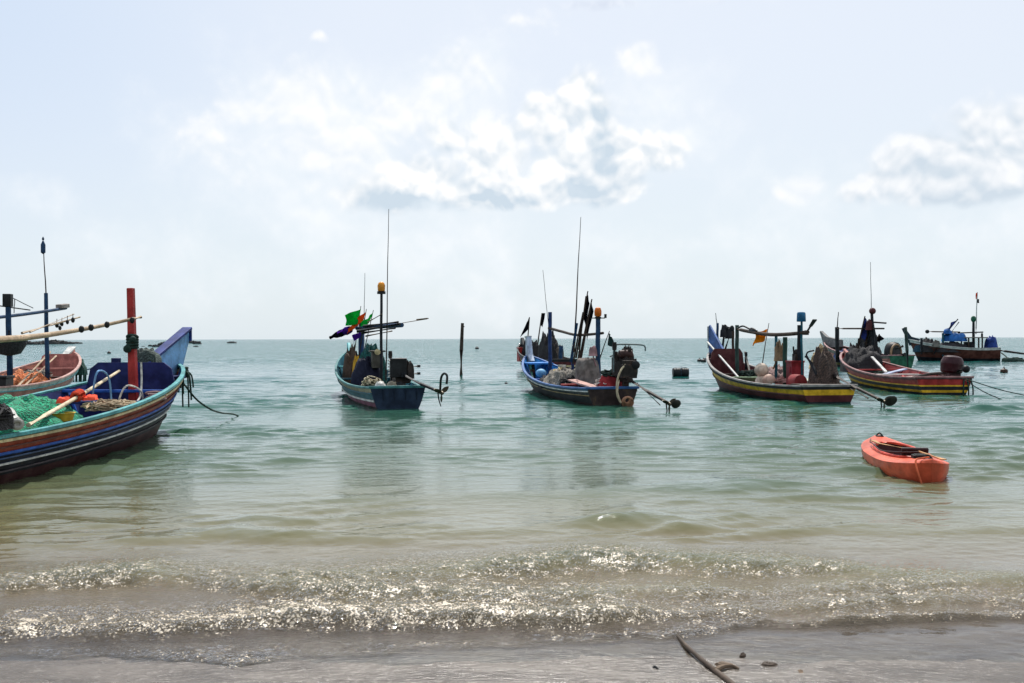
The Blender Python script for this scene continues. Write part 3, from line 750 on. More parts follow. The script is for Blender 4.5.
m = MB(); m.beam(p+Vector((0, 0, -.4)), q, .15, .15, w2=.115, h2=.115); po = A.part('post', m, paint((164, 44, 40), .3), bevel=.012)
m = MB(); m.beam(p+(q-p)*.02+Vector((0, .078, 0)), q+Vector((0, .062, -.01)), .012, .06, w2=.012, h2=.06); obj('edge_strip', m, paint((90, 130, 60), .4), po)
pq = p+(q-p)*.54
m = MB(); [m.torus(pq+Vector((0, 0, .05*i-.1)), .088, .028, (0.1*i, .1, 1), 16) for i in range(5)]; m.ball(pq+Vector((-.1, .05, -.12)), .075); m.ball(pq+Vector((-.12, -.06, .06)), .06); A.part('rope_binding', m, DROPE, po)
pts = [A.P(141, 317, 18.2), A.P(100, 326, 17.2), A.P(60, 333, 15.9), A.P(20, 338, 14.4), A.P(-45, 341, 12.3)]
m = MB(); m.tube(pts, [.028, .052], 9, smooth=4); bo = A.part('boom', m, BAMBOO)
for f in (.09, .33, .47, .55): 
    c = pts[0]+(pts[3]-pts[0])*f; m = MB(); m.ball(c+Vector((0, 0, -.03)), .045, 10, squash=1.3); obj('knot', m, BLACK, bo)
m = MB(); m.box(A.P(116, 366, 19.2)+Vector((0, 0, -.12)), (.14, .14, .55)); A.part('bollard', m, NAVY, bevel=.012)
for a, b, c in (((100, 369), (112, 380), (116, 402)), ((112, 372), (122, 384), (124, 404))):
    pass
for D0, x0, x1, yt, yb in ((17.0, 118, 140, 386, 402), (16.2, 92, 108, 372, 398)):
    a = A.P(x0, yb, D0); b = A.P((x0+x1)/2-3, yt, D0); c = A.P(x1, yt+4, D0+.4); d = A.P(x1+3, yb, D0+.6)
    m = MB(); m.tube([a+Vector((0, 0, -.15)), a, b, c, d, d+Vector((0, 0, -.15))], .016, 7, smooth=5); A.item('hoop', m, WROPE if x0 > 100 else LBLUE, 'thin pale hoop standing beside the red post in the big blue boat' if x0 > 100 else 'thin bluish hoop left of the red post by the crossbeam of the big blue boat', 'hoop')
m = MB(); m.tube([A.P(141, 362, 18.0), A.P(141.5, 380, 18.0), A.P(140, 396, 17.9), A.P(134, 404, 17.6), A.P(128, 403, 17.4)], .018, 7, smooth=5); A.item('rope', m, WROPE, 'white rope hanging straight down along the red post', 'rope')
m = MB(); m.torus(A.P(154, 398, 17.3)+Vector((0, 0, -.1)), .2, .022, (0, .3, 1)); m.torus(A.P(155, 397, 17.3)+Vector((0, 0, -.04)), .17, .022, (.2, .3, 1)); m.torus(A.P(154, 396, 17.3)+Vector((0, 0, .02)), .14, .02, (.2, .1, 1)); A.item('rope_coil', m, paint((150, 120, 120), .3), 'pinkish rope coil on the right side of the red post by the gunwale', 'rope coil')
# net
m = MB(); m.mound((A.L*.30, -.06, .5), 2.9, .98, .50, seed=3, amp=.35, n=60, freq=4.5, power=.55); m.mound((A.L*.44, -.02, .5), 1.1, .86, .48, seed=8, amp=.4, n=44, freq=5, power=.6); m.mound((A.L*.07, 0, .5), 1.2, .75, .38, seed=5, amp=.4, n=44, freq=5)
m.mound((A.L*.24, -.45, .55), 1.7, .4, .32, seed=13, amp=.5, n=40, freq=5)
A.item('fishing_net', m, NETG, 'heaped bright green fishing net filling the big blue boat', 'fishing net', ang=80)
m = MB(); m.box((A.L*.27, 0, .44), (5.4, 2.05, .05)); A.part('hatch_boards', m, paint((52, 46, 46), .5))
m = MB(); c = A.P(112, 410, 15.8); scribble(m, c+Vector((0, 0, -.05)), .52, .45, .22, 9, .013, 4); scribble(m, c+Vector((.4, .1, -.05)), .35, .25, .12, 4, .013, 6); A.item('rope_heap', m, paint((190, 170, 140), .3, .8), 'tangled beige rope heap at the right end of the green net', 'rope')
m = MB(); c = A.P(60, 414, 14.9); m.lathe([(.13, 0), (.17, .02), (.2, .13), (.215, .14), (.19, .14), (.15, .04), (.02, .03)], 22, Matrix.Translation(c+Vector((0, 0, -.12)))); A.item('basket', m, paint((210, 170, 50), .3), 'round yellow basket half buried in the green net', 'basket')
a = A.P(28, 425, 13.3); b = A.P(119, 371, 18.6)
m = MB(); m.tube([a, (a+b)/2+Vector((0, 0, -.02)), b], [.034, .026], 9, smooth=3); A.item('bamboo_pole', m, paint((206, 188, 156), .35, .5), 'pale bamboo pole slanting from the green net up to the bow', 'pole')
m = MB(); c = a+(b-a)*.46
for i in range(5): m.torus(c+(b-a)*(.010*i-.02), .06+.01*math.sin(i*2), .028, (b-a)+Vector((.1*math.sin(i), .1*math.cos(i), 0)), 12)
m.mound(c+Vector((-.15, .12, -.1)), .22, .1, .09, seed=2, amp=.5, n=18); m.mound(c+Vector((.22, -.1, -.08)), .2, .09, .08, seed=4, amp=.5, n=18)
A.item('rag', m, paint((226, 78, 48), .25, .85), 'bright orange rag knotted round the pale bamboo pole', 'rag')
m = MB(); a = A.P(8, 413, 13.6); b = A.P(17, 424, 12.7); m.tube([a, b], .085, 12); m.torus(b, .05, .025, b-a, 12); A.item('fender', m, WHITE, 'white plastic tube fender at the left edge of the green net', 'fender')
m = MB(); c = A.P(-12, 420, 12.4); m.mound(c+Vector((0, 0, -.12)), .35, .25, .3, seed=9, amp=.5, n=30, freq=5); scribble(m, c, .35, .3, .25, 5, .014, 12)
A.item('rope_pile', m, NETD, 'dark rope pile at the far left edge of the picture in the big blue boat', 'rope')
m = MB(); c = A.P(122, 358, 21); m.mound(A.Q(154, 360, .1)+Vector((-.4, 0, -.12)), .34, .3, .34, seed=21, amp=.4, n=24); A.item('net_bundle', m, netmat((70, 84, 78)), 'grey green net bundle lying on the blue bow against the prow', 'net')
# bow tassel and mooring rope
bw = Vector((A.L-.05, -.12, 1.22)); m = MB()
for i in range(9):
    dx, dy = random.uniform(-.16, .2), random.uniform(-.28, .06); ln = random.uniform(.3, .78)
    m.tube([bw+Vector((0, 0, .06)), bw+Vector((dx*.8, dy*.8, -.05)), bw+Vector((dx, dy, -ln*.6)), bw+Vector((dx*.9, dy*1.05, -ln))], .018, 6, smooth=4)
for i in range(4): m.torus(bw+Vector((.04, -.02, .05-.05*i)), .1, .03, (.1*i, .2, 1), 12)
A.item('rope_tassel', m, DROPE, 'tassel of dark green ropes hanging from the bow of the big blue boat', 'rope')
pts = [at(184, 384, 20.7), at(196, 399, 20.9), at(210, 409, 21.2), at(222, 413, 22.6), at(236, 415, 24.6)]
pts = [A.MI @ p for p in pts]; pts += [A.MI @ Vector((-6.6, 25.4, -.3))]
m = MB(); m.tube(pts, .02, 7, smooth=5); A.item('mooring_line', m, DROPE, 'dark mooring line curving from the big blue bow to the water', 'rope')

# ---------------------------------------------------------------- B: pink boat behind it on the left
B = Boat((-14.6, 25.6), (-15.95, 36.2), 'pink and white hulled fishing boat behind the big blue one at the left edge', Bm=1.25, tw=.75, zs=.55, zb=1.42, zp=2.6, kd=.35)
B.hull([(.1, BOTT), (.42, TEALD), (.5, paint((150, 170, 168), .4)), (.8, PINK), (1, WHITEP)], paint((132, 78, 62), .5), DWOOD, paint((190, 150, 140), .4), strakes=[(.46, .03, WHITEP), (.8, .03, TEAL)], ribmat=PINK)
B.prow([(-.9, 1.25), (-.05, .8), (.05, 1.3), (.02, 1.62), (-.12, 1.62), (-.9, 1.36)], .22, PINK, trim=(WHITEP, [(4, 5)])); B.thwart(.6, DWOOD); B.thwart(.78, PINK, .3); B.bulkhead(.86, PINK, 1.4, zf=.4)
a = B.P(47.5, 378, 31.5); b = B.P(46, 293, 31.5); B.pole('mast', a+Vector((0, 0, -.3)), b, .075, MBLUE, r2=.06)
ms = B.pole('pole', b+Vector((.05, 0, -.2)), B.P(43.5, 243, 31.5), .022, DWOOD, r2=.012)
m = MB(); f0 = B.P(43.5, 243, 31.5); m.lathe([(.01, 0), (.07, .05), (.07, .3), (.02, .42)], 10, Matrix.Translation(f0+Vector((0, 0, -.35)))); m.lathe([(.02, 0), (.04, .05), (.01, .12)], 8, Matrix.Translation(f0+Vector((0, 0, .08)))); obj('lantern', m, MBLUE, ms)
a = B.P(10, 372, 28.0); b = B.P(8, 296, 28.0); mm = B.pole('mast', a+Vector((0, 0, -.3)), b, .085, MBLUE, r2=.075)
m = MB(); m.box(b+Vector((0, 0, -.12)), (.22, .22, .36)); obj('mast_cap', m, BLACK, mm, bevel=.015)
ya = B.P(-30, 320, 27.0); yb = B.P(66, 308, 32.5); ym = B.pole('crossbar', ya, yb, .05, MBLUE, sag=.03)
m = MB(); c = B.P(63, 307.5, 32.3); d = (yb-ya).normalized(); m.beam(c-d*.3+Vector((0, 0, .05)), c+d*.28+Vector((0, 0, .05)), .2, .13); obj('lamp_housing', m, paint((150, 140, 132), .3), ym, bevel=.02)
B.pole('stay', B.P(-20, 303, 27.5), B.P(30, 310, 29.5), .018, BLACK); B.pole('stay', B.P(9, 296, 28.0), B.P(33, 308, 29.8), .012, BLACK); B.pole('stay', B.P(15, 299, 28.5), B.P(14, 313, 28.5), .012, BLACK)
m = MB(); pa = B.P(22, 333, 29.3); pb = B.P(80, 317, 32.8); m.tube([pa, (pa+pb)/2, pb], [.04, .025], 8); m.tube([B.P(30, 332, 29.6), B.P(74, 314, 32.6)], [.03, .02], 8); t = B.thing('fishing_rig', pa, 'pair of bamboo poles with hanging dark floats left of the red post', 'fishing gear'); obj('pole', m, BAMBOO, t)
for px, py, k in ((57, 325, .06), (62, 324, .05), (67.5, 322, .05), (73, 320, .06), (60, 328, .05)):
    c = B.P(px, py, 31.8); m = MB(); m.ball(c, k, 10, squash=1.5); m.tube([c, c+Vector((0, 0, .2))], .012, 5); obj('float', m, BLACK, t)
m = MB(); m.mound((5.3, -.1, .2), 1.3, .8, .62, seed=31, amp=.45, n=40, freq=4); B.item('tarp', m, TARPO, 'crumpled orange tarp heaped inside the pink boat', 'tarp', ang=80)
m = MB(); m.mound((7.2, .2, .3), .7, .6, .5, seed=32, amp=.45, n=30, freq=4); scribble(m, (7.2, .2, .6), .7, .6, .4, 5, .02, 3); B.item('rope_heap', m, NETW, 'pale rope and net heap in the bow of the pink boat', 'rope')
m = MB(); m.lathe([(.05, -.42), (.3, -.36), (.46, -.1), (.48, 0), (.46, .02), (.3, .02)], 18, Matrix.Translation(B.P(9, 345, 27.6)+Vector((0, 0, .12)))); m.tube([B.P(9, 345, 27.6)+Vector((0, 0, .1)), B.P(9, 330, 27.6)], .02, 6); B.item('hanging_basket', m, NETD, 'dark round basket hanging under the crossbar at the left edge', 'basket')
m = MB(); c = B.P(0, 384, 27); m.box(c+Vector((0, 0, -.1)), (.6, .5, .5)); m.box(c+Vector((0, 0, .18)), (.66, .56, .07)); B.item('crate', m, BLACK, 'black engine box at the left edge in the pink boat', 'box', bevel=.02)
m = MB(); a = B.P(22, 372, 30); b = B.P(60, 350, 34)
m.tube([B.P(16, 388, 29), B.P(50, 352, 33)], .035, 7); m.tube([B.P(24, 386, 29.5), B.P(56, 356, 33.5)], .03, 7); B.item('oar_pair', m, BAMBOO, 'two pale poles slanting up beside the orange tarp', 'pole')
m = MB(); c = B.P(78, 368, 36)
for i in range(9): 
    dx, dy = random.uniform(-.3, .3), random.uniform(-.3, .3); m.tube([c+Vector((0, 0, .2)), c+Vector((dx, dy, 0)), c+Vector((dx*1.1, dy, -.5))], .03, 6, smooth=3)
m.mound(c+Vector((0, 0, -.25)), .3, .3, .5, seed=3, amp=.5, n=18); B.item('rope_bundle', m, netmat((40, 84, 74)), 'dark green rope bundle on the bow tip of the pink boat', 'rope')
pts = [B.P(84, 372, 35.5), B.P(96, 380, 33), B.P(104, 392, 30.5)]; m = MB(); m.tube([pts[0], pts[0]+Vector((.1, -.6, .1)), pts[1], B.M.inverted() @ Vector((-12.2, 29.6, -.05))], .028, 6, smooth=6); B.item('mooring_line', m, paint((90, 120, 140), .2), 'blue grey mooring line running from the pink bow to the water', 'rope')

# ---------------------------------------------------------------- C: boat with green and purple flags
C = Boat((-3.05, 26.6), (-5.95, 36.3), 'teal and dark blue fishing boat flying green, orange and purple flags', Bm=1.0, tw=.74, zs=.5, zb=1.42, zp=2.4, kd=.3)
C.hull([(.12, BOTT), (.34, paint((150, 90, 110), .4)), (.44, WHITEP), (.72, TEALC), (1, paint((150, 140, 110), .5))], TEALD, DWOOD, paint((66, 128, 128), .55), rimw=.07, strakes=[(.38, .03, WHITEP), (.74, .03, TEALD)], transom=paint((16, 38, 62), .5, under=(40, 50, 56)))
m = MB(); p0 = C.pt(0, C.tg(0, 0), 1)
C.prow([(-.6, 1.2), (-.03, .8), (.04, 1.35), (.12, 1.75), (0, 1.76), (-.6, 1.36)], .2, TEAL); C.thwart(.2, DWOOD, .3); C.thwart(.55, TEALD); C.thwart(.8, TEAL, .4)
for y in (-.5, -.2, .1, .4): 
    m = MB(); m.beam((.0, y, .2), (-.06, y, .55), .03, .05); C.part('transom_batten', m, paint((16, 30, 52), .4))
a = C.P(381, 382, 30.6); b = C.P(381.5, 292, 30.6); ms = C.pole('mast', a+Vector((0, 0, -.5)), b, .05, BLK, r2=.04)
m = MB(); m.lathe([(.07, 0), (.11, .04), (.12, .2), (.09, .28), (.02, .32)], 14, Matrix.Translation(b)); obj('beacon_lamp', m, paint((232, 150, 40), .1, .3), ms); m = MB(); m.lathe([(.13, -.06), (.13, .02), (.05, .03)], 14, Matrix.Translation(b)); obj('lamp_base', m, BLACK, ms)
C.pole('antenna', C.P(386, 380, 31), C.P(389, 209, 31), .022, DWOOD, r2=.008)
C.pole('post', C.P(361, 385, 33.2), C.P(361.5, 320, 33.2), .1, paint((30, 66, 110), .3), r2=.09)
C.pole('antenna', C.P(363.5, 370, 33.5), C.P(365, 273, 33.5), .016, STEEL, r2=.008)
m = MB(); x = C.P(349, 329, 34.2); y_ = C.P(427, 319, 30.4)
C.pole('crossbar', C.P(357, 328, 33), C.P(402, 325, 30.6), .07, MBLUE)
t = C.thing('oar_bundle', C.P(385, 327, 31), 'long oars and poles lashed level on top of the flag boat', 'oars')
for (x0, y0, x1, y1, r0) in ((360, 330, 427, 318.8, .022), (364, 326, 398, 322, .05), (362, 333, 395, 328, .045), (368, 322, 382, 314, .02), (366, 336, 392, 331, .03), (358, 331, 400, 324, .06)):
    m = MB(); m.tube([C.P(x0, y0, 32.4), C.P(x1, y1, 30.2)], [r0, r0*.7], 8); obj('oar', m, BLACK if r0 > .04 else WOOD, t)
m = MB(); m.beam(C.P(417, 319.5, 30.3), C.P(428, 318.3, 30.2), .12, .03); obj('blade', m, WOOD, t)
C.flag(C.P(352, 372, 33.5), C.P(361, 306, 33.0), FG, (C.P(361, 309, 33), C.P(357.5, 324, 33), C.P(347, 326, 33.3), C.P(344.5, 315, 33.3)), 'bright green flag leftmost of the boat flags', seed=1, group='flags on the teal boat')
C.flag(C.P(356, 376, 33.2), C.P(366.5, 309, 32.8), FO, (C.P(366, 312, 32.8), C.P(363, 321, 32.8), C.P(348, 334, 33.2), C.P(352, 323, 33.2)), 'orange flag between the two green flags', seed=2, group='flags on the teal boat')
C.flag(C.P(359, 376, 33.0), C.P(373.5, 310, 32.6), FG, (C.P(373, 313, 32.6), C.P(369, 323, 32.6), C.P(360, 330, 32.8), C.P(364, 320, 32.8)), 'green flag on the slanting pole, right of the orange flag', seed=3, group='flags on the teal boat')
C.flag(C.P(357, 374, 32.9), C.P(364, 324, 32.7), FP, (C.P(365, 327, 32.7), C.P(361, 334, 32.7), C.P(353, 345, 33), C.P(354, 336, 33)), 'purple flag hanging below the orange flag', seed=4, group='flags on the teal boat')
m = MB(); a = C.P(330.5, 337.5, 34); b = C.P(350, 329.5, 33.2); m.tube([a, a+(b-a)*.3, a+(b-a)*.55, b], [.06, .1, .12, .1], 10); t = C.thing('rolled_flag', a, 'rolled black and purple flag sticking out to the left', 'flag'); obj('roll', m, FB, t); m = MB(); m.tube([a+(b-a)*.5, a+(b-a)*.8, b], [.125, .14, .12], 10); obj('purple_cloth', m, FP, t)
m = MB(); m.mound(C.P(352, 382, 33.4)+Vector((0, 0, -.3)), .42, .34, 1.35, seed=41, amp=.4, n=26, freq=3, power=.7, ridge=.2); C.item('net_bundle', m, NETB, 'brown net bundle propped up in the bow of the teal boat', 'net', ang=80)
m = MB(); m.mound(C.P(357.5, 372, 32.9)+Vector((0, 0, -.1)), .2, .17, .58, seed=42, amp=.25, n=22, freq=3, power=.5); C.item('bag', m, paint((222, 166, 30), .15, .6), 'yellow bag standing against the brown net bundle', 'bag')
m = MB(); m.mound(C.P(371, 374, 32)+Vector((0, 0, -.35)), .62, .5, 1.15, seed=43, amp=.4, n=30, freq=4); C.item('fishing_net', m, netmat((22, 96, 90)), 'dark teal net heap in the middle of the teal boat', 'net', ang=80)
m = MB(); m.mound(C.P(367, 377, 31.2)+Vector((0, 0, -.3)), .5, .5, .85, seed=44, amp=.3, n=30, freq=4); C.item('tarp', m, paint((22, 26, 48), .2, .8), 'dark navy tarp bundle beside the mast of the teal boat', 'tarp', ang=80)
m = MB(); c = C.P(377, 355, 30.9); m.box(c+Vector((0, 0, -.15)), (.3, .34, .5)); m.box(c+Vector((0, 0, .12)), (.42, .48, .05)); C.part('control_box', m, paint((90, 86, 76), .4), bevel=.02)
m = MB(); m.lathe([(.03, -.04), (.09, -.02), (.09, .02), (.03, .04)], 16, Matrix.Translation(C.P(377.5, 352, 30.5)) @ Matrix.Rotation(PI/2, 4, 'Y')); C.part('round_gauge', m, CREAM)
cc = C.P(397, 378, 29.2); C.engine((.95, -.25, .58), 1.0, tail=(.5, -.25, .9), tip=tuple(C.P(440, 392, 25.6)), rad=.038, blade=.2, tailmat=BLK)
m = MB(); m.box((.62, -.12, 1.1), (.16, .46, .52)); rb = C.part('radiator_box', m, BLACK, bevel=.02)
for i in range(6): m = MB(); m.tube([(.56, .14, .88+.085*i), (.46, .17, .88+.085*i)], .026, 8); obj('hose_end', m, WHITE, rb)
for z in (.92, 1.12): m = MB(); m.tube([(.62, -.4, z), (.62, -.68, z+.02)], .03, 8); m.box((.62, -.69, z+.02), (.06, .08, .07)); C.part('lever', m, BLACK)
m = MB(); m.mound((.68, -.42, .8), .16, .16, .45, seed=77, amp=.4, n=20); C.part('pump', m, IRON)
m = MB(); m.box((.25, 0, .56), (.5, 1.1, .05)); C.part('engine_deck', m, DWOOD)
for i, (y, z) in enumerate(((.42, .66), (.1, .66), (-.1, .64))): m = MB(); m.mound((.35, y, z-.08), .2, .16, .16, seed=60+i, amp=.3, n=16); C.item('jug', m, (WHITE, paint((150, 140, 120), .3), BLACK)[i], ('small white jug beside the mast foot on the teal boat', 'small tan bag on the transom deck of the teal boat', 'small black can next to the engine of the teal boat')[i], 'jug')
m = MB(); tp = C.P(440, 392, 25.6); m.tube([tp, C.P(441, 378, 25.4), C.P(444, 373.5, 25.3), C.P(447, 376, 25.2), C.P(446.5, 384, 25.2)], .03, 7, smooth=5); C.part('guard', m, BLACK)
m = MB(); m.tube([C.P(410, 388, 28.2), C.P(414, 398, 27.9), C.P(418, 409, 27.6), C.M.inverted() @ Vector((-2.5, 27.4, -.2))], .022, 6, smooth=4); C.item('mooring_line', m, WROPE, 'white line hanging from the stern of the teal boat', 'rope')
m = MB(); scribble(m, (1.6, .45, .55), .5, .3, .35, 6, .02, 8); C.item('rope_heap', m, paint((170, 160, 130), .3), 'pale rope heap on the port side of the teal boat', 'rope')
# ---------------------------------------------------------------- D: blue boat in the middle
D = Boat((2.82, 28.0), (.62, 38.2), 'blue rimmed fishing boat with bright blue interior and orange beacon in the middle', Bm=1.02, tw=.72, zs=.39, zb=1.24, zp=2.8, kd=.3)
D.hull([(.12, BOTT), (.5, BLK), (.56, MAROON), (.62, BLK), (.84, paint((40, 46, 50), .5)), (1, paint((60, 110, 140), .5))], paint((62, 158, 226), .35, under=(80, 110, 130)), paint((60, 44, 44), .5), paint((58, 102, 158), .5), strakes=[(.58, .025, paint((130, 110, 60), .4)), (.82, .035, WHITEP)], ribmat=SKYB,
       transom=paint((44, 30, 28), .5, under=(90, 70, 40)))
D.prow([(-.7, 1.05), (-.05, .7), (.04, 1.2), (.1, 1.95), (-.16, 1.97), (-.4, 1.3)], .2, paint((176, 186, 200), .45, under=(120, 120, 124)), trim=(WHITEP, [(3, 4)]), thin=.9)
D.thwart(.6, BLUE, .25); D.thwart(.35, MAROON, .25); D.thwart(.2, RED, .3, .5); m = MB(); m.box((D.L*.86, 0, .98), (1.3, .9, .05)); D.part('foredeck', m, SKYB)
def post(bt, px, y0, y1, off, r, mat, name='post', px2=None, ext=.3, DD=None):
    a = bt.P(px, y0, DD) if DD else bt.Q(px, y0, off); b = bt.P(px2 or px, y1, DD) if DD else Vector((a.x, a.y, 0))
    if not DD:
        dist = (bt.M @ a).y; b = bt.P(px2 or px, y1, dist)
    return bt.pole(name, a+Vector((0, 0, -ext)), b, r, mat), a, b
pd1, _, pb1 = post(D, 550, 370, 312, 0, .068, paint((24, 52, 100), .35), DD=34.5); pd2, _, pb2 = post(D, 598, 382, 317, 0, .075, MBLUE, DD=29.9); post(D, 572.5, 388, 360, 0, .05, paint((24, 52, 100), .35), DD=31.8)
m = MB(); m.lathe([(.08, 0), (.105, .03), (.11, .16), (.08, .25), (.02, .28)], 14, Matrix.Translation(pb2+Vector((0, 0, .02)))); obj('beacon_lamp', m, ORANGE, pd2, bevel=0)
m = MB(); m.beam(D.P(591, 318, 29.9), D.P(605, 318, 29.9), .06, .03); m.box(D.P(605.5, 316, 29.9), (.06, .06, .12)); m.lathe([(.1, -.05), (.1, .0), (.05, .02)], 12, Matrix.Translation(pb2)); obj('lamp_bracket', m, BLACK, pd2)
m = MB(); m.tube([D.P(549, 328, 34.5), D.P(562, 331.5, 33.3), D.P(578, 335, 31.8), D.P(603, 333, 29.8)], [.05, .04], 8, smooth=4); D.part('crossbar', m, DWOOD)
D.pole('antenna', D.P(574, 352, 31.3), D.P(581, 217, 31.3), .028, DWOOD, r2=.008)
k = 0
for x0, y0, x1, y1, r0, fl in ((571, 356, 577, 323, .05, 0), (576, 352, 588, 291, .03, 1), (578, 356, 586, 296, .03, 2), (579, 356, 592, 299, .035, 3), (580, 358, 590, 310, .03, 0), (573, 358, 583, 312, .03, 2)):
    a = D.P(x0, y0+6, 31.4); b = D.P(x1, y1, 31.2)
    if fl:
        u = (b-a); f0 = a+u*.97; f1 = a+u*(.62 if fl == 1 else .5); w = Vector((.1, .05, -.15))+Vector((0, .14*(k % 2), 0))
        lab = ('tallest of the poles with furled black flags leaning beside the long antenna', 'black furled flag pole leaning nearest to the long antenna', 'black furled flag pole on the right side of the leaning bundle', 'short furled flag pole on the near left of the leaning bundle')[min(k, 3)]
        D.flag(a, b, FB, (f0, f1, f1+w+Vector((0, -.14, -.15)), f0+w*.5+Vector((0, -.1, -.25))), lab, r=r0, seed=k, group='furled flag poles on the middle boat', wave=.03)
        k += 1
    else:
        t = D.thing('pole', a, ('thick dark blue stake leaning left of the flag bundle', 'bare dark pole in the bundle of furled black flags')[0 if x0 == 571 else 1], 'pole', 'furled flag poles on the middle boat'); m = MB(); m.tube([a, b], [r0, r0*.8], 8); obj('shaft', m, MBLUE if x0 == 571 else DWOOD, t)
D.flag(D.P(600, 358, 29.6), D.P(609.5, 331, 29.6), paint((22, 52, 50), .1, .8), (D.P(609, 333, 29.6), D.P(607.5, 345, 29.6), D.P(612, 347, 29.5), D.P(612, 337, 29.5)), 'small dark green flag right of the orange beacon post', seed=9, group='flags on the middle boat')
m = MB(); m.mound(D.P(593, 352, 29.8)+Vector((0, 0, -.12)), .13, .13, .28, seed=3, amp=.4, n=16); m.tube([D.P(592, 352, 29.8), D.P(596, 366, 29.7)], .03, 6); D.item('bag', m, paint((170, 130, 130), .3), 'pinkish bag tied to the blue post below the beacon', 'bag')
m = MB(); c = D.P(588, 371, 30.1); n_ = 9
m.mound(c+Vector((0, 0, -.42)), .48, .40, .80, seed=51, amp=.1, n=32, power=.28); D.item('canvas_cover', m, CANVAS, 'grey canvas covered box amidships in the blue boat', 'cover', ang=80)
m = MB(); m.box(c+Vector((0, 0, -.5)), (.9, .8, .3)); D.part('engine_hatch', m, MAROON, bevel=.02)
m = MB(); m.beam(D.P(572, 380, 29.6), D.P(600, 389, 28.5), .34, .05); D.item('plank', m, paint((206, 160, 148), .4), 'pale pink plank lying across the gunwale of the blue boat', 'plank', bevel=.008, over=True)
m = MB(); m.mound(D.P(564, 378, 31.8)+Vector((0, 0, -.25)), .8, .6, .5, seed=52, amp=.5, n=34, freq=5); D.item('fishing_net', m, NETW, 'greyish white net heap behind the canvas covered box', 'net', ang=80)
m = MB(); m.mound(D.P(556, 380, 32.4)+Vector((0, 0, -.25)), .7, .55, .42, seed=53, amp=.5, n=30, freq=5); scribble(m, D.P(572, 381, 31)+Vector((0, 0, -.1)), .5, .4, .35, 5, .02, 31); D.item('net_pile', m, NETD, 'dark net and rope pile beside the short blue post', 'net', ang=80)
m = MB(); m.ball(D.P(541, 373, 34.8), .19, 16, squash=.8); D.item('float', m, paint((120, 176, 214), .25), 'light blue ball float in the bow of the blue boat', 'float')
m = MB(); m.mound(D.P(610, 379, 28.9)+Vector((0, 0, -.2)), .3, .4, .3, seed=54, amp=.4, n=20); D.item('cloth', m, paint((150, 40, 44), .2, .8), 'dark red cloth in front of the long tail engine of the blue boat', 'cloth')
e0 = D.P(626, 378, 28.4); D.engine(e0+Vector((.05, 0, -.1)), 1.15, tail=tuple(D.P(630, 380, 28.1)), tip=tuple(D.P(668, 403, 25.9)), rad=.04, blade=.17)
m = MB(); m.mound(D.P(624, 372, 28.6)+Vector((0, 0, -.1)), .42, .34, .62, seed=55, amp=.6, n=26, freq=5); m.mound(D.P(627, 360, 28.6)+Vector((0, 0, -.1)), .22, .2, .42, seed=56, amp=.6, n=20, freq=5); D.part('engine_body', m, IRON)
m = MB(); m.tube([D.P(629, 365, 28.4), D.P(629.5, 350, 28.4)], .05, 8); D.part('exhaust_pipe', m, IRON)
m = MB(); m.lathe([(.05, -.1), (.12, -.08), (.12, .08), (.05, .1)], 14, Matrix.Translation(D.P(635, 365, 28.2)) @ Matrix.Rotation(PI/2, 4, 'Y')); m.tube([D.P(628, 368, 28.4), D.P(635, 365, 28.2)], .05, 8); D.part('air_filter', m, BLACK)
m = MB(); m.tube([D.P(613.5, 372, 28.3), D.P(613.5, 352, 28.3), D.P(615.5, 345.5, 28.3), D.P(621, 344.3, 28.3), D.P(638, 344.6, 28.3), D.P(644.5, 346, 28.3), D.P(645.3, 351, 28.3)], .022, 7, smooth=5); D.part('pipe_frame', m, paint((90, 104, 104), .4))
m = MB(); m.tube([D.P(627, 362, 28.2), D.P(621, 370, 28.0), D.P(617, 381, 27.9), D.P(617, 394, 27.8), D.P(620, 402, 27.8)], .028, 7, smooth=5); m.tube([D.P(619, 380, 27.9), D.P(617.5, 392, 27.75), D.P(621, 403, 27.7)], .02, 7, smooth=5); D.part('hose', m, paint((206, 188, 156), .3))
m = MB(); c = D.P(627.5, 402, 27.7)
for i in range(4): m.torus(c+Vector((-.04*i, .02*i, .02*i)), .15-.02*i, .03, (1, .2*i-.3, .3), 16)
D.item('rope_coil', m, paint((180, 130, 100), .3), 'tan rope coil hanging at the stern of the blue boat', 'rope coil')
m = MB(); m.tube([D.P(637, 383, 28), D.P(660, 405, 26.2)], .014, 6); D.part('tie_rod', m, DWOOD)
m = MB(); cc = D.P(676, 404, 25.7); m.lathe([(.02, -.03), (.11, -.02), (.13, 0), (.11, .02), (.02, .03)], 18, Matrix.Translation(cc) @ Matrix.Rotation(1.1, 4, 'Y')); m.tube([D.P(668, 404, 25.9), cc], .03, 7); D.part('rudder_disc', m, paint((56, 50, 44), .4))
m = MB(); scribble(m, D.P(604, 384, 29)+Vector((0, 0, -.1)), .4, .35, .35, 6, .015, 44); D.item('line_tangle', m, WROPE, 'thin white line tangle between the beacon post and the engine', 'rope')

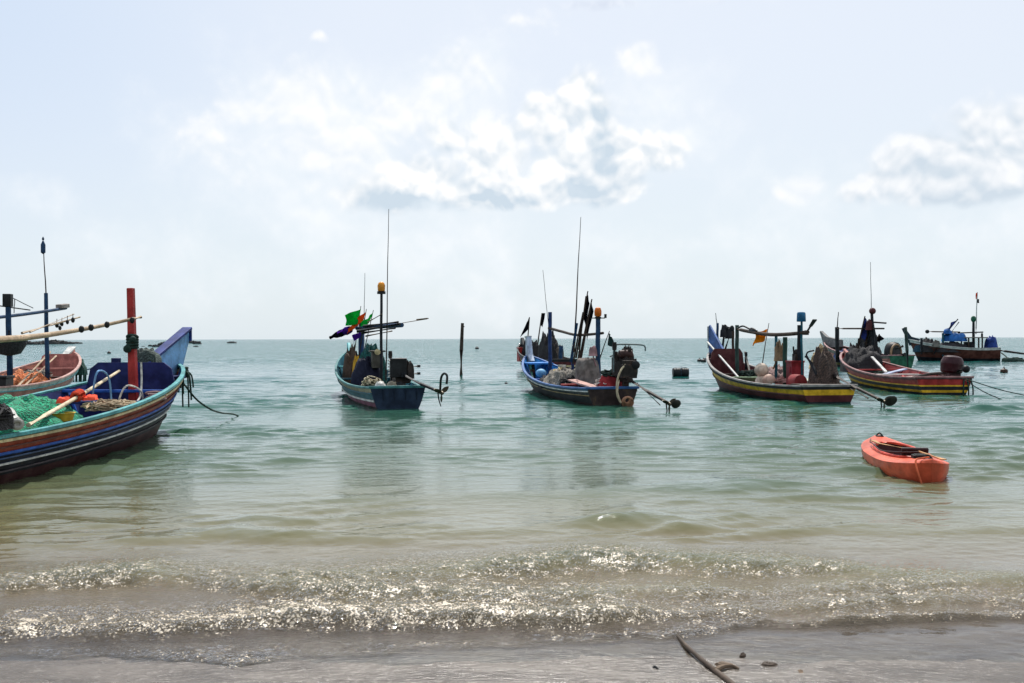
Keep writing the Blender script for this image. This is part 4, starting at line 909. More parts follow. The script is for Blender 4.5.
# ---------------------------------------------------------------- I: dark boat behind it
I = Boat((2.9, 53.0), (.62, 61.5), 'dark distant fishing boat half hidden behind the bow of the blue boat', Bm=1.15, tw=.75, zs=.65, zb=1.55, zp=2.2, kd=.3)
I.hull([(.15, BOTT), (.5, BLK), (.6, CREAM), (.85, MAROON), (1, BLK)], DWOOD, DWOOD, BLK, strakes=[(.55, .04, CREAM)])
I.prow([(-.6, 1.3), (0, 1.0), (.1, 1.9), (-.1, 1.95), (-.6, 1.5)], .3, BLK)
I.pole('post', I.P(545, 368, 58), I.P(544.5, 340, 58), .1, BLK); I.pole('antenna', I.P(552, 360, 56.5), I.P(543, 270, 58), .02, DWOOD, r2=.012); I.thwart(.5, DWOOD)
I.pole('post', I.P(560, 368, 54.6), I.P(561, 346, 54.6), .12, MBLUE)
for i, (x0, y0, x1, y1, lab) in enumerate(((526, 352, 529.5, 317, 'limp black flag leftmost above the dark distant boat'), (536, 345, 542, 313, 'slanting pole with a black flag tip above the dark distant boat'))):
    a = I.P(x0, y0, 60); b = I.P(x1, y1, 60)
    I.flag(a+Vector((0, 0, -.8)), b, FB, (b, a*.35+b*.65, a*.4+b*.6+(Vector((0, .5, -.4)) if i == 0 else Vector((0, -.2, -.1))), b+Vector((0, .15, -.3)) if i == 0 else b+Vector((0, -.2, 0))), lab, r=.05, seed=i, group='flags on the dark distant boat')
for i, (x, y, rr, h, mt, nm, lab) in enumerate(((531, 356, .8, 1.3, NETD, 'net', 'black net heap in the dark distant boat under its flags'), (549, 352, .75, 1.7, NETD, 'net', 'tall black net heap between the blue post and the distant antenna'), (555, 356, .6, 1.2, netmat((96, 84, 74)), 'net', 'brownish gear heap at the right end of the dark distant boat'), (523, 356, .4, .8, RED, 'crate', 'small red box at the left end of the dark distant boat'))):
    m = MB(); c = I.P(x, y, 60 if x < 540 else 56)
    if nm == 'net': m.mound(Vector((c.x, c.y, .3)), rr, rr*.8, h, seed=90+i, amp=.5, n=28, freq=4)
    else: m.box(Vector((c.x, c.y, .9)), (.6, .6, .8)); m.box(Vector((c.x, c.y, 1.32)), (.66, .66, .06))
    I.item('net_heap' if nm == 'net' else 'box', m, mt, lab, nm, ang=80)

# ---------------------------------------------------------------- E: yellow striped boat
E = Boat((9.0, 28.3), (7.66, 38.4), 'yellow striped maroon fishing boat with blue prow and red box, right of centre', Bm=1.08, tw=.75, zs=.42, zb=1.32, zp=2.7, kd=.3)
E.hull([(.14, BLK), (.5, MAROON), (.8, YEL), (1, BLK)], paint((92, 40, 40), .5), paint((70, 44, 40), .5), paint((150, 146, 142), .5), strakes=[(.5, .03, MAROON), (.84, .03, BLK)], ribmat=MAROON)
E.prow([(-1.25, 1.2), (-.1, .85), (.02, 1.2), (.12, 1.5), (.18, 2.34), (.06, 2.40), (-1.5, 1.42)], .12, paint((30, 84, 150), .45, under=(80, 110, 140)), trim=(WHITEP, [(3, 4)]))
E.bulkhead(.82, paint((84, 36, 38), .5), 1.5, zf=.25); E.thwart(.66, DWOOD, .2); E.thwart(.45, MAROON, .25); E.thwart(.2, GREYB, .3); m = MB(); m.box((E.L*.9, 0, 1.1), (1.2, .8, .05)); E.part('foredeck', m, MAROON)
m = MB(); m.beam(E.P(707.5, 342, 38.2), E.P(738, 377, 34.0), .06, .05); E.part('bow_rail', m, WHITEP, bevel=.01); m = MB(); m.beam(E.P(745, 352, 36.2), E.P(750, 374, 35.2), .06, .06); E.part('brace', m, GREYB)
p1, a1, b1 = post(E, 737, 384, 325, 0, .07, paint((36, 62, 56), .4), DD=35.2); p2, a2, b2 = post(E, 799.5, 380, 325, 0, .075, BLK, DD=30.8)
m = MB(); m.tube([E.P(737, 329, 35.2), E.P(752, 332, 34), E.P(770, 334.5, 32.4), E.P(790, 334, 31.3), E.P(808, 332, 30.4)], [.06, .06], 8, smooth=3); E.part('crossbar', m, DWOOD)
m = MB(); m.tube([E.P(738, 328, 34), E.P(743, 326, 33.7), E.P(750, 329, 33.4), E.P(757, 331, 33)], .03, 7, smooth=4); m.mound(E.P(752, 330, 33.3)+Vector((0, 0, -.05)), .3, .07, .12, seed=5, amp=.3, n=14); E.part('rope_lashing', m, BLACK)
E.pole('pole', E.P(802, 378, 30.7), E.P(801.5, 320, 30.7), .035, TEALD)
m = MB(); c = E.P(801.3, 321, 30.7); m.lathe([(.05, .28), (.11, .27), (.13, .23), (.14, .0), (.13, -.02), (.03, -.02)], 16, Matrix.Translation(c)); t = E.item('bucket', m, paint((28, 100, 140), .2, .4), 'blue bucket upturned on top of the main pole of the yellow striped boat', 'bucket')
m = MB(); a = E.P(806, 333, 30.6); b = E.P(815, 319.5, 30.3); m.tube([a, a+(b-a)*.55], .035, 7); m.beam(a+(b-a)*.5, b, .12, .035, w2=.17); m.mound(a+Vector((0, 0, -.06)), .09, .09, .14, n=12); E.item('paddle', m, BLACK, 'black paddle tilted at the right end of the crossbar', 'paddle')
for px, y0, y1, DD, mt in ((733, 352, 331, 37, DWOOD), (776, 372, 334, 32.3, TEALD), (785, 384, 337, 31.5, paint((26, 66, 54), .4)), (717.5, 345, 323, 38.4, MBLUE), (746, 362, 352, 36, BLK)): post(E, px, y0, y1, 0, .05 if px != 785 else .075, mt, DD=DD)
E.flag(E.P(762, 366, 33.6), E.P(769, 323, 33.4), FY, (E.P(767.5, 329, 33.3), E.P(764.5, 341, 33.3), E.P(751.5, 346, 33.6), E.P(756.5, 333, 33.6)), 'ragged orange flag on a slanting pole over the yellow striped boat', seed=11, group='flags on the yellow striped boat', wave=.09)
for i, (x0, y0, x1, y1, lab) in enumerate(((722, 345, 725, 328, 'slim dark pole nearest the blue prow behind the yellow striped boat'), (724, 347, 732, 329, 'slanting dark pole with wrapped net behind the blue prow'))):
    t = E.thing('pole', E.P(x0, y0+6, 38), lab, 'pole'); m = MB(); a = E.P(x0, y0+6, 38); b = E.P(x1, y1, 38); m.tube([a, b], [.05, .03], 7); m.ball(b, .09, 10, squash=1.6); m.mound(a*.4+b*.6, .14, .14, .4, seed=i, amp=.5, n=14); obj('shaft', m, BLK, t)
E.pole('antenna', E.P(718, 330, 38.5), E.P(715.5, 313, 38.5), .02, STEEL, r2=.012)
m = MB(); c = E.P(795, 373, 30.9); m.box(c+Vector((0, 0, -.12)), (.42, .4, .9)); m.box(c+Vector((0, 0, .36)), (.46, .44, .06)); m.box(c+Vector((.0, .215, .1)), (.25, .02, .2)); E.item('fuel_box', m, paint((132, 28, 40), .3), 'upright dark red box beside the main post of the yellow striped boat', 'box', bevel=.015)
m = MB(); c = E.P(797, 356, 30.9); m.box(c+Vector((0, 0, -.08)), (.25, .22, .3)); m.tube([c+Vector((0, .1, 0)), c+Vector((0, .12, .3))], .03, 7); m.ball(c+Vector((0, 0, .12)), .1, 10); E.item('pump', m, IRON, 'small dark pump standing on the dark red box', 'pump', bevel=.01)
m = MB(); m.mound(E.P(779, 361, 32)+Vector((0, 0, 0)), .22, .16, .55, seed=61, amp=.6, n=18, freq=4); m.tube([E.P(773, 369, 32.2), E.P(783, 345, 32)], .03, 7); E.item('net_bag', m, netmat((150, 120, 86)), 'brown net bag hanging between the two green posts', 'net', ang=80)
for i, (x, y, DD, rr, mt, lab) in enumerate(((761.5, 370, 32.4, .23, paint((216, 196, 176), .3), 'cream ball float with a red base, left of the pair on the yellow striped boat'), (769, 380.5, 31.8, .21, paint((206, 170, 150), .3), 'pinkish ball float, right of the pair on the yellow striped boat'))):
    m = MB(); m.ball(E.P(x, y, DD), rr, 16); m.mound(E.P(x, y, DD)+Vector((0, 0, -rr-.25)), .22, .22, .3, n=14); E.item('ball_float', m, mt, lab, 'float', 'ball floats on the yellow striped boat')
m = MB(); m.lathe([(.02, 0), (.42, .0), (.5, .1), (.52, .12), (.46, .12), (.38, .03), (.02, .03)], 22, Matrix.Translation(E.P(748, 379, 33.2)+Vector((0, 0, -.05)))); E.item('basin', m, paint((120, 140, 110), .4), 'greenish round basin inside the bow of the yellow striped boat', 'basin')
m = MB(); m.mound(E.P(776, 372, 33)+Vector((0, -.1, -.3)), 1.2, .45, .42, seed=63, amp=.5, n=34, freq=5); E.item('net_pile', m, netmat((160, 130, 126)), 'pinkish grey net pile along the far side of the yellow striped boat', 'net', ang=80)
m = MB(); m.mound(E.P(778, 386, 31.4)+Vector((0, .1, -.2)), .6, .35, .22, seed=64, amp=.4, n=24); E.item('tarp', m, paint((130, 180, 186), .3, .6), 'pale blue tarp folded beside the green post', 'tarp')
m = MB(); m.beam(E.P(803, 379, 31.0), E.P(832, 386.5, 29.3), .42, .06); E.item('plank', m, paint((176, 180, 166), .5), 'weathered pale green plank resting across the stern of the yellow striped boat', 'plank', bevel=.008, over=True)
m = MB(); c = E.P(797, 381, 30.2); m.lathe([(.02, -.28), (.2, -.27), (.21, 0), (.2, .27), (.02, .28)], 16, Matrix.Translation(c) @ Matrix.Rotation(PI/2, 4, 'Y')); E.item('fuel_drum', m, paint((150, 50, 50), .4), 'red drum lying beside the foot of the main post', 'drum')
m = MB(); c = E.P(824, 387, 30.15); c.z = .75; m.mound(c+Vector((0, .02, -.35)), .55, .42, 1.08, seed=65, amp=.32, n=40, freq=3.5, power=.75, ridge=.25); E.item('engine_cover', m, netmat((84, 66, 56), .3, 18), 'dark brown net draped over the engine of the yellow striped boat', 'net', ang=80)
m = MB(); m.mound(c+Vector((-.1, .12, .2)), .36, .36, .62, seed=66, amp=.4, n=30, freq=4, power=.8, ridge=.3); E.item('rope_hank', m, netmat((190, 164, 122), .4, 20), 'beige hank of rope hung over the top of the brown engine net', 'rope', ang=80)
m = MB(); m.tube([E.P(806, 356, 30), E.P(811, 363, 29.8), E.P(817, 375, 29.5)], .05, 7); m.tube([E.P(806, 356, 30), E.P(808, 352, 30), E.P(814, 350.5, 30)], .025, 7, smooth=4); E.part('tiller', m, BLK)
E.tail(E.P(835, 376, 29.4), E.P(883, 401, 26.6), .04, .19); m = MB(); m.tube([E.P(840, 383, 28.9), E.P(868, 398, 27.3)], .022, 6); E.part('tie_rod', m, DWOOD)
m = MB(); cc = E.P(891, 401, 26.4); m.lathe([(.02, -.03), (.15, -.02), (.17, 0), (.15, .02), (.02, .03)], 18, Matrix.Translation(cc) @ Matrix.Rotation(1.0, 4, 'Y')); m.tube([E.P(882, 401, 26.6), cc], .03, 7); E.part('rudder_disc', m, paint((56, 50, 44), .4))
m = MB(); m.box((.6, 0, .52), (1.0, 1.35, .05)); E.part('engine_deck', m, DWOOD)

# ---------------------------------------------------------------- F: red boat on the right
F = Boat((14.1, 32.5), (14.35, 43.0), 'long red fishing boat with two yellow stripes and open red interior on the right', Bm=1.12, tw=.8, zs=.48, zb=1.26, zp=2.4, kd=.32)
F.hull([(.16, BLK), (.3, YEL), (.5, BLK), (.58, YEL), (.9, RED), (1, BLK)], paint((130, 44, 46), .5), paint((96, 40, 40), .5), paint((150, 110, 108), .5), strakes=[(.56, .03, YEL), (.9, .03, MAROON)], ribmat=RED, zf=.3)
F.prow([(-.5, 1.1), (-.02, .8), (.06, 1.15), (.0, 1.42), (-.5, 1.25)], .2, PINK); F.thwart(.45, WHITEP, .3); F.thwart(.28, MAROON, .25); F.thwart(.62, RED, .2); F.thwart(.8, MAROON, .3)
m = MB(); c = F.P(952, 372, 34.6); m.lathe([(.02, -.3), (.3, -.3), (.36, -.24), (.37, 0), (.38, .02), (.36, .14), (.30, .26), (.16, .31), (.02, .32)], 20, Matrix.Translation(c+Vector((0, 0, .26))) @ Matrix.Rotation(.12, 4, 'X')); m.box(c+Vector((0, 0, -.12)), (.5, .4, .3)); F.part('engine_cowl', m, paint((58, 24, 30), .3, .45), bevel=.01)
m = MB(); m.tube([F.P(905, 380, 37), F.P(930, 374, 35.6), F.P(952, 373, 34.4)], [.045, .06], 8, smooth=3); F.part('tail_shaft', m, IRON)
m = MB(); m.ball(F.P(966, 369, 33.8), .13, 12); m.tube([F.P(958, 371, 34.2), F.P(966, 369, 33.8)], .05, 7); F.part('pulley', m, BLACK)
m = MB(); m.beam(F.P(872, 357, 39.5), F.P(886, 372, 37.5), .1, .05); F.item('oar', m, WHITEP, 'pale oar lying from the black net into the red boat', 'oar')
m = MB(); m.mound(F.P(862, 364, 41.2)+Vector((0, 0, -.3)), 1.0, .8, .9, seed=71, amp=.4, n=30, freq=4); F.item('net_heap', m, NETD, 'black net heap in the bow of the red boat', 'net', ang=80)
m = MB(); m.mound(F.P(906, 378, 36.8)+Vector((0, 0, -.2)), .45, .35, .25, seed=72, amp=.4, n=20); F.item('bag', m, paint((196, 74, 70), .3), 'bright red bag on the floor of the red boat', 'bag')
m = MB(); m.beam(F.P(885, 374, 38), F.P(905, 369, 38.2), .3, .04); F.item('plank', m, paint((160, 170, 196), .4), 'pale bluish plank laid across the middle of the red boat', 'plank')
m = MB(); a = F.P(967, 378, 33.5)
for dx, dz in ((0, 0), (.12, .1), (-.1, .05)): m.tube([a+Vector((-.05, dx, 0)), a+Vector((-.12, dx*1.4, -.3)), a+Vector((-.1+dx, dx, -.62-dz))], .025, 6, smooth=3)
F.item('rope_tassel', m, DROPE, 'dark ropes hanging off the stern corner of the red boat', 'rope')
for i, (x0, y0, x1, y1, lab) in enumerate(((966, 377, 1004, 395, 'shorter mooring line slanting from the red stern into the water'), (968, 376, 1034, 392, 'longer mooring line running from the red stern past the right edge'))):
    a = at(x0, y0, 33.6); D1 = CAMH*FPX/(y1-hor(x1)); b = Vector(((x1-512)/FPX*D1, D1, -.05)); m = MB(); m.tube([F.MI @ a, F.MI @ (a*.5+b*.5+Vector((0, 0, -.06))), F.MI @ b], .016, 5, smooth=5); F.item('mooring_line', m, DROPE, lab, 'rope', 'mooring lines off the red stern')

# ---------------------------------------------------------------- G: grey prowed boat behind the red one
G = Boat((22.5, 57.5), (20.6, 65.5), 'green sterned fishing boat with grey prow and tall black mast behind the red boat', Bm=1.1, tw=.75, zs=.75, zb=1.6, zp=2.4, kd=.3)
G.hull([(.15, BLK), (.5, paint((150, 140, 70), .5)), (.75, PINK), (1, GREYB)], DWOOD, DWOOD, paint((170, 130, 130), .5), transom=GREEN, strakes=[(.75, .05, PINK)])
G.prow([(-1.9, 1.3), (-.1, 1.2), (.15, 1.7), (.55, 2.28), (.45, 2.34), (-.3, 1.95), (-1.9, 1.75)], .35, paint((120, 118, 116), .5)); G.thwart(.5, DWOOD)
G.pole('mast', G.P(837.5, 362, 62), G.P(837, 327, 62), .13, BLK); G.pole('pole', G.P(837, 330, 62), G.P(838.5, 312, 62), .04, DWOOD, r2=.02); G.pole('crossbar', G.P(836, 328.5, 62), G.P(884, 328.5, 58.5), .05, DWOOD)
G.pole('mast', G.P(874, 360, 59.5), G.P(871.5, 308, 59.5), .12, BLK, r2=.08); G.pole('antenna', G.P(871.5, 312, 59.5), G.P(870.5, 262, 59.5), .022, STEEL, r2=.014)
m = MB(); m.ball(G.P(872.5, 311, 59.4), .2, 12); m.mound(G.P(870, 325, 59.5)+Vector((0, 0, -.3)), .25, .25, .6, seed=2, amp=.5, n=16); G.part('lamp', m, MAROON)
G.pole('crossbar', G.P(872, 322, 59.5), G.P(886, 323, 58.5), .05, BLK); G.pole('strut', G.P(868, 345, 60), G.P(872, 320, 59.6), .06, BLK); G.pole('strut', G.P(877, 345, 59), G.P(872, 318, 59.4), .06, BLK)
for i, (x0, y0, x1, y1, mt, lab) in enumerate(((857, 352, 865, 316, paint((30, 44, 110), .1, .8), 'leaning pole with dark blue furled flag left of the tall black mast'), (866, 345, 869, 321, FB, 'short pole with black rag just left of the tall black mast'), (874, 346, 879.5, 334, FB, 'short black rag pole right of the tall black mast'))):
    a = G.P(x0, y0, 60); b = G.P(x1, y1, 59.8); u = b-a; G.flag(a, b, mt, (a+u*.98, a+u*.45, a+u*.35+Vector((0, -.3, -.1)), a+u*.8+Vector((0, -.35, -.1))), lab, r=.06, seed=i, group='flag poles on the grey prowed boat', wave=.1)
for i, (x, y, rr, h, mt, lab) in enumerate(((857, 350, .75, 1.0, NETD, 'black gear heap at the foot of the leaning blue flag pole'), (869, 355, .8, 1.6, NETD, 'tall black net heap under the tall black mast'), (845, 358, .9, .7, netmat((60, 80, 130)), 'low bluish net heap beside the shorter mast'))):
    m = MB(); c = G.P(x, y, 60.5); m.mound(Vector((c.x, c.y, .35)), rr, rr*.8, h, seed=100+i, amp=.5, n=28, freq=4); G.item('net_heap', m, mt, lab, 'net', ang=80)
m = MB(); c = G.P(893, 353, 58.2); m.lathe([(.02, -.3), (.6, -.28), (.66, -.1), (.66, .1), (.6, .28), (.02, .3)], 22, Matrix.Translation(c) @ Matrix.Rotation(.4, 4, 'Z') @ Matrix.Rotation(PI/2, 4, 'Y') @ Matrix.Diagonal((1, .8, 1, 1))); m.box(c+Vector((0, 0, -.45)), (.6, .7, .5)); ec = G.part('engine_cowl', m, BLACK)
m = MB(); m.torus(c+Vector((-.3, 0, 0)), .5, .06, (1, .4, 0), 20); obj('cowl_ring', m, paint((150, 120, 90), .4), ec); m = MB(); m.tube([G.P(896, 349, 57.9), G.P(903, 346, 57.6)], [.04, .08], 8); m.tube([G.P(897, 355, 57.9), G.P(905, 354.5, 57.4)], [.06, .12], 8); obj('exhaust', m, IRON, ec)

# ---------------------------------------------------------------- H: far boat with a canopy
H = Boat((38.6, 79.0), (32.3, 81.2), 'far brown fishing boat with canopy frame and blue tarps at the right edge', Bm=1.3, tw=.75, zs=.95, zb=1.75, zp=2.2, kd=.3)
H.hull([(.2, BLK), (.85, paint((96, 52, 42), .5)), (1, WHITEP)], DWOOD, DWOOD, WHITEP, strakes=[(.88, .06, WHITEP)])
def hp(x, y): return H.P(x, y, 79.6)
H.prow([(-.8, 1.5), (-.1, 1.2), (.1, 1.7), (.5, 2.6), (.26, 2.7), (-.25, 1.95), (-.9, 1.75)], .3, paint((28, 50, 62), .4)); H.thwart(.4, DWOOD)
for x in (962, 968, 978, 983): H.pole('canopy_post', hp(x, 357)-Vector((0, .5 if x in (962, 983) else -.5, 0)), hp(x, 338)-Vector((0, .5 if x in (962, 983) else -.5, 0)), .06, DWOOD)
m = MB(); c = hp(972.5, 337.5); m.box(c, (2.1, 1.5, .08)); cn = H.part('canopy_roof', m, GREYB, bevel=.02); m = MB(); c = hp(970, 332.5); m.beam(hp(958, 333), hp(983, 332), .12, .1); H.part('roof_rail', m, BLK); H.pole('strut', hp(982, 333), hp(982, 337), .08, BLK)
H.pole('mast', hp(973.5, 356), hp(973.5, 318), .12, BLK, r2=.09); H.pole('pole', hp(976, 334), hp(977, 296), .05, WHITEP, r2=.03)
H.pole('crossbar', hp(927, 331.5), hp(960, 332), .05, DWOOD); H.pole('post', hp(943, 360), hp(943, 333), .09, TEALD); H.pole('post', hp(921.5, 354), hp(921.5, 338), .1, BLK)
m = MB(); m.ball(hp(927.3, 331.5), .16, 10); H.part('bar_end', m, BLK); m = MB(); m.ball(hp(973.5, 319), .2, 12, squash=1.3); H.part('lamp', m, GREEN); m = MB(); m.box(hp(969, 348), (.75, .7, 1.0)); H.part('wheelhouse_box', m, BLK, bevel=.02)
a = hp(976.5, 303); H.flag(hp(977, 305), hp(977.5, 292), FO, (hp(977.3, 292.5), hp(977, 299), hp(975.5, 299), hp(976, 293)), 'small orange pennant on top of the white far mast', r=.03, seed=1, group='flags on the far canopy boat', wave=.03)
H.flag(hp(977, 304), hp(977.2, 298), FB, (hp(977, 299), hp(977, 303), hp(979.5, 303), hp(979, 299)), 'small black pennant just below the orange pennant', r=.03, seed=2, group='flags on the far canopy boat', wave=.03)
m = MB(); m.mound(hp(954, 340)+Vector((0, 0, -.1)), .95, .55, .62, seed=111, amp=.3, n=28, power=.5); m.mound(hp(947.5, 334), .35, .3, .4, seed=12, amp=.4, n=18); H.item('tarp_roll', m, paint((24, 92, 160), .15, .6), 'bright blue tarp rolled up beside the canopy roof of the far boat', 'tarp', ang=80)
t = H.thing('flag_pole', hp(944, 335), 'dark blue flag blown over the blue tarp roll of the far boat', 'flag'); m = MB(); m.tube([hp(946, 334), hp(958, 319)], .05, 7); m.tube([hp(950, 334), hp(959, 322)], .04, 7); obj('pole', m, BLK, t); m = MB(); m.cloth(hp(957, 320), hp(948, 332), hp(945.5, 332), hp(950.5, 323), wave=.15, seed=3); obj('flag', m, paint((20, 44, 110), .1, .8), t)
m = MB(); m.mound(hp(991, 354)+Vector((0, 0, -.2)), .62, .5, 1.55, seed=112, amp=.2, n=30, power=.7, ridge=.12); H.item('engine_tarp', m, TARPB, 'blue tarp tied over the stern engine of the far boat', 'tarp', ang=80)
for i, (x, y, rx, h, mt, lab) in enumerate(((950, 356, 1.3, .75, netmat((52, 50, 54)), 'long dark net heap amidships in the far boat'), (928, 352, .6, 1.0, NETD, 'black gear heap behind the dark prow of the far boat'), (920, 354, .55, .7, netmat((22, 70, 90)), 'dark teal net heap right behind the dark prow'))):
    m = MB(); c = hp(x, y); m.mound(Vector((c.x, c.y, .7)), rx, .6, h, seed=120+i, amp=.4, n=26); H.item('net_heap', m, mt, lab, 'net', ang=80)
t = H.thing('rag_pole', hp(934, 352), 'short pole with a grey rag amidships in the far boat', 'pole'); m = MB(); m.tube([hp(934, 354), hp(939, 341)], .05, 7); obj('shaft', m, BLK, t); m = MB(); m.mound(hp(936.5, 347), .35, .25, .5, seed=3, amp=.5, n=16); obj('rag', m, GREYB, t)
H.pole('tail_shaft', hp(1000, 350.5), hp(1030, 354.5), .1, IRON, r2=.06)
m = MB(); a = hp(1000, 352); b = H.M.inverted() @ at(1012, 363.5, 76); m.tube([a, (a+b)/2+Vector((0, 0, .1)), b], .05, 6, smooth=3); m.mound(H.M.inverted() @ Vector((38.5, 76.5, -.05)), .9, .35, .35, seed=4, amp=.5, n=18); H.item('stern_lines', m, DROPE, 'dark ropes trailing from the stern of the far boat into the water', 'rope')

m = MB(); scribble(m, D.P(562, 377, 32.2)+Vector((0, 0, .05)), .55, .4, .3, 7, .018, 71); D.item('rope_heap', m, paint((196, 176, 120), .3), 'yellowish rope tangle on top of the greyish net heap', 'rope')
m = MB(); scribble(m, D.P(610, 377, 29)+Vector((0, 0, .0)), .35, .3, .3, 6, .016, 73); D.item('rope_heap', m, DROPE, 'dark rope tangle between the beacon post and the engine of the blue boat', 'rope')
m = MB(); scribble(m, E.P(752, 374, 34.5)+Vector((0, 0, -.1)), .6, .5, .3, 8, .02, 74); E.item('rope_heap', m, DROPE, 'dark rope tangle in the bow of the yellow striped boat', 'rope')
m = MB(); scribble(m, E.P(788, 381, 31.5)+Vector((0, 0, -.05)), .6, .35, .25, 7, .018, 75); E.item('rope_heap', m, paint((170, 120, 110), .3), 'pinkish rope tangle beside the dark red box', 'rope')
m = MB(); scribble(m, F.P(918, 378, 36)+Vector((0, 0, -.15)), 1.1, .5, .25, 9, .02, 76); F.item('rope_heap', m, paint((190, 170, 160), .3), 'pale ropes strewn over the floor of the red boat', 'rope')
m = MB(); scribble(m, F.P(880, 370, 40)+Vector((0, 0, -.2)), .9, .5, .3, 8, .022, 78); F.item('rope_heap', m, DROPE, 'dark ropes heaped behind the black net of the red boat', 'rope')
m = MB(); m.lathe([(.1, 0), (.14, .22), (.15, .24), (.12, .24), (.09, .03), (.02, .02)], 16, Matrix.Translation(D.P(566, 372, 33)+Vector((0, .15, .0)))); D.item('bucket', m, WHITE, 'small white bucket behind the greyish net heap in the blue boat', 'bucket')
# ================================================================== small things on the water
def W(name, mb, mats, label, cat, group=None, **kw):
    sh = mb.base(); o = bpy.data.objects.new(name, mb.mesh(name, mats, sh, **kw)); COL.objects.link(o); o.location = sh; return tag(o, label, cat, group)
# orange kayak
KL, KB = 3.0, .45
ktip = Vector((5.98, 16.3, 0)); ktail = Vector((5.46, 12.95, 0)); ax = (ktip-ktail); kr = empty('kayak', ktail, math.atan2(ax.y, ax.x)); tag(kr, 'orange sit in kayak with a rope and paddle floating near the beach on the right', 'kayak'); KL = ax.length
n = 40; kz = lambda u: .19+.10*abs(2*u-1)**2.5
def kb(u): return KB*max(.0, 1-abs(2*u-1.0)**2.6)**.52+.0005
m = MB(); R = []
secs = 20
for i in range(n+1):
    u = i/n; b = kb(u); zt = kz(u); x = KL*u
    for j in range(secs+1):        # from deck centre... under the hull round to the other side of the rim
        a = PI*j/secs; y = b*math.cos(a); zz = -math.sin(a)**.8*(.14+zt)*(1-.25*abs(2*u-1)**4)+zt-.03
        xx = x+(.10*(zt-zz)*(-1 if u > .5 else 1))*abs(2*u-1)**3
        m.v.append(Vector((xx, y*(1-.0*j), zz)))
for i in range(n):
    for j in range(secs):
        o = i*(secs+1)+j; m.f.append((o, o+1, o+secs+2, o+secs+1)); m.m.append(0)
KO = paint((214, 92, 60), .2, .38, nscale=2, under=(190, 110, 80), bump=.1)
obj('hull', m, KO, kr, ang=80)
# deck with a cockpit opening
m = MB(); cu0, cu1 = .22, .80
def cb(u): w = (u-(cu0+cu1)/2)/((cu1-cu0)/2); return .31*max(0, 1-abs(w)**2.4)**.6
us = [0]+[i/60 for i in range(1, 60)]+[1]
for side in (1, -1):
    o = len(m.v); K = 6
    for u in us:
        b = kb(u); c = cb(u) if cu0 < u < cu1 else 0
        for j in range(K+1):
            f = j/K; y = c+(b-c)*f; z = kz(u)-.03+.06*(1-f**2)*(1 if not (cu0 < u < cu1) else .8)
            m.v.append(Vector((KL*u, side*y, z)))
    for i in range(len(us)-1):
        for j in range(K):
            q = (o+i*(K+1)+j, o+(i+1)*(K+1)+j, o+(i+1)*(K+1)+j+1, o+i*(K+1)+j+1); m.f.append(q if side < 0 else q[::-1]); m.m.append(0)
obj('deck', m, KO, kr, ang=60)
m = MB(); pts = []
for i in range(41):
    a = 2*PI*i/40; u = (cu0+cu1)/2+(cu1-cu0)/2*math.cos(a); s_ = math.sin(a); y = .31*abs(s_)**.75*(1 if s_ >= 0 else -1); pts.append(Vector((KL*u, y, kz(u)+.03)))
m.tube(pts, .022, 8); obj('cockpit_rim', m, paint((206, 66, 40), .1, .4), kr)
m = MB(); pr = []
for ring, (sc_, dz) in enumerate(((1.0, 0), (.95, -.12), (.8, -.23), (.4, -.26), (.02, -.26))):
    for i in range(40):
        p = pts[i]; cx = KL*(cu0+cu1)/2; m.v.append(Vector((cx+(p.x-cx)*sc_, p.y*sc_, p.z-.01+dz)))
for r_ in range(4):
    for i in range(40):
        i2 = (i+1) % 40; m.f.append((r_*40+i, r_*40+i2, (r_+1)*40+i2, (r_+1)*40+i)); m.m.append(0)
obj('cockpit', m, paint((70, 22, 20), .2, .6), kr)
m = MB(); m.box((KL*.34, 0, .17), (.34, .36, .06)); m.box((KL*.275, 0, .26), (.06, .36, .22), rot=(0, -.3, 0)); obj('seat', m, paint((60, 34, 34), .2), kr, bevel=.02)
for x, nm in ((KL*.955, 1), (KL*.06, 0)):
    m = MB(); m.lathe([(.05, 0), (.06, .01), (.055, .035), (.02, .045)], 14, Matrix.Translation((x, 0, kz(x/KL)))); m.tube([(x-.05, -.05, kz(x/KL)+.02), (x, 0, kz(x/KL)+.08), (x+.05, .05, kz(x/KL)+.02)], .012, 6, smooth=4); obj('carry_handle', m, BLACK, kr)
m = MB(); m.box((KL*.185, .0, kz(.2)+.055), (.16, .2, .05)); m.box((KL*.185, 0, kz(.2)+.085), (.11, .15, .012)); obj('hatch', m, BLACK, kr, bevel=.012)
KM = kr.matrix_world if False else Matrix.Translation(ktail) @ Matrix.Rotation(math.atan2(ax.y, ax.x), 4, 'Z')
def KW(p): return KM @ Vector(p)
m = MB(); m.tube([KW((KL*.64, .24, .29)), KW((KL*.3, -.02, .32)), KW((.4, -.13, .30))], .013, 8); m.beam(KW((.4, -.13, .30)), KW((.16, -.19, .29)), .03, .015, w2=.07); m.beam(KW((KL*.62, .23, .29)), KW((KL*.74, .25, .30)), .04, .015, w2=.08); W('paddle', m, paint((190, 140, 90), .3), 'long thin paddle laid across the cockpit of the orange kayak', 'paddle')
m = MB(); m.tube([KW((KL*.78, .25, .31)), KW((KL*.72, .3, .28)), KW((KL*.6, .34, .3)), KW((KL*.45, .34, .26)), KW((KL*.33, .27, .28)), KW((KL*.24, .14, .31)), KW((KL*.2, 0, .33))], .009, 7, smooth=5); W('deck_line', m, paint((60, 30, 30), .2), 'dark line lying along the left side of the kayak cockpit', 'rope')
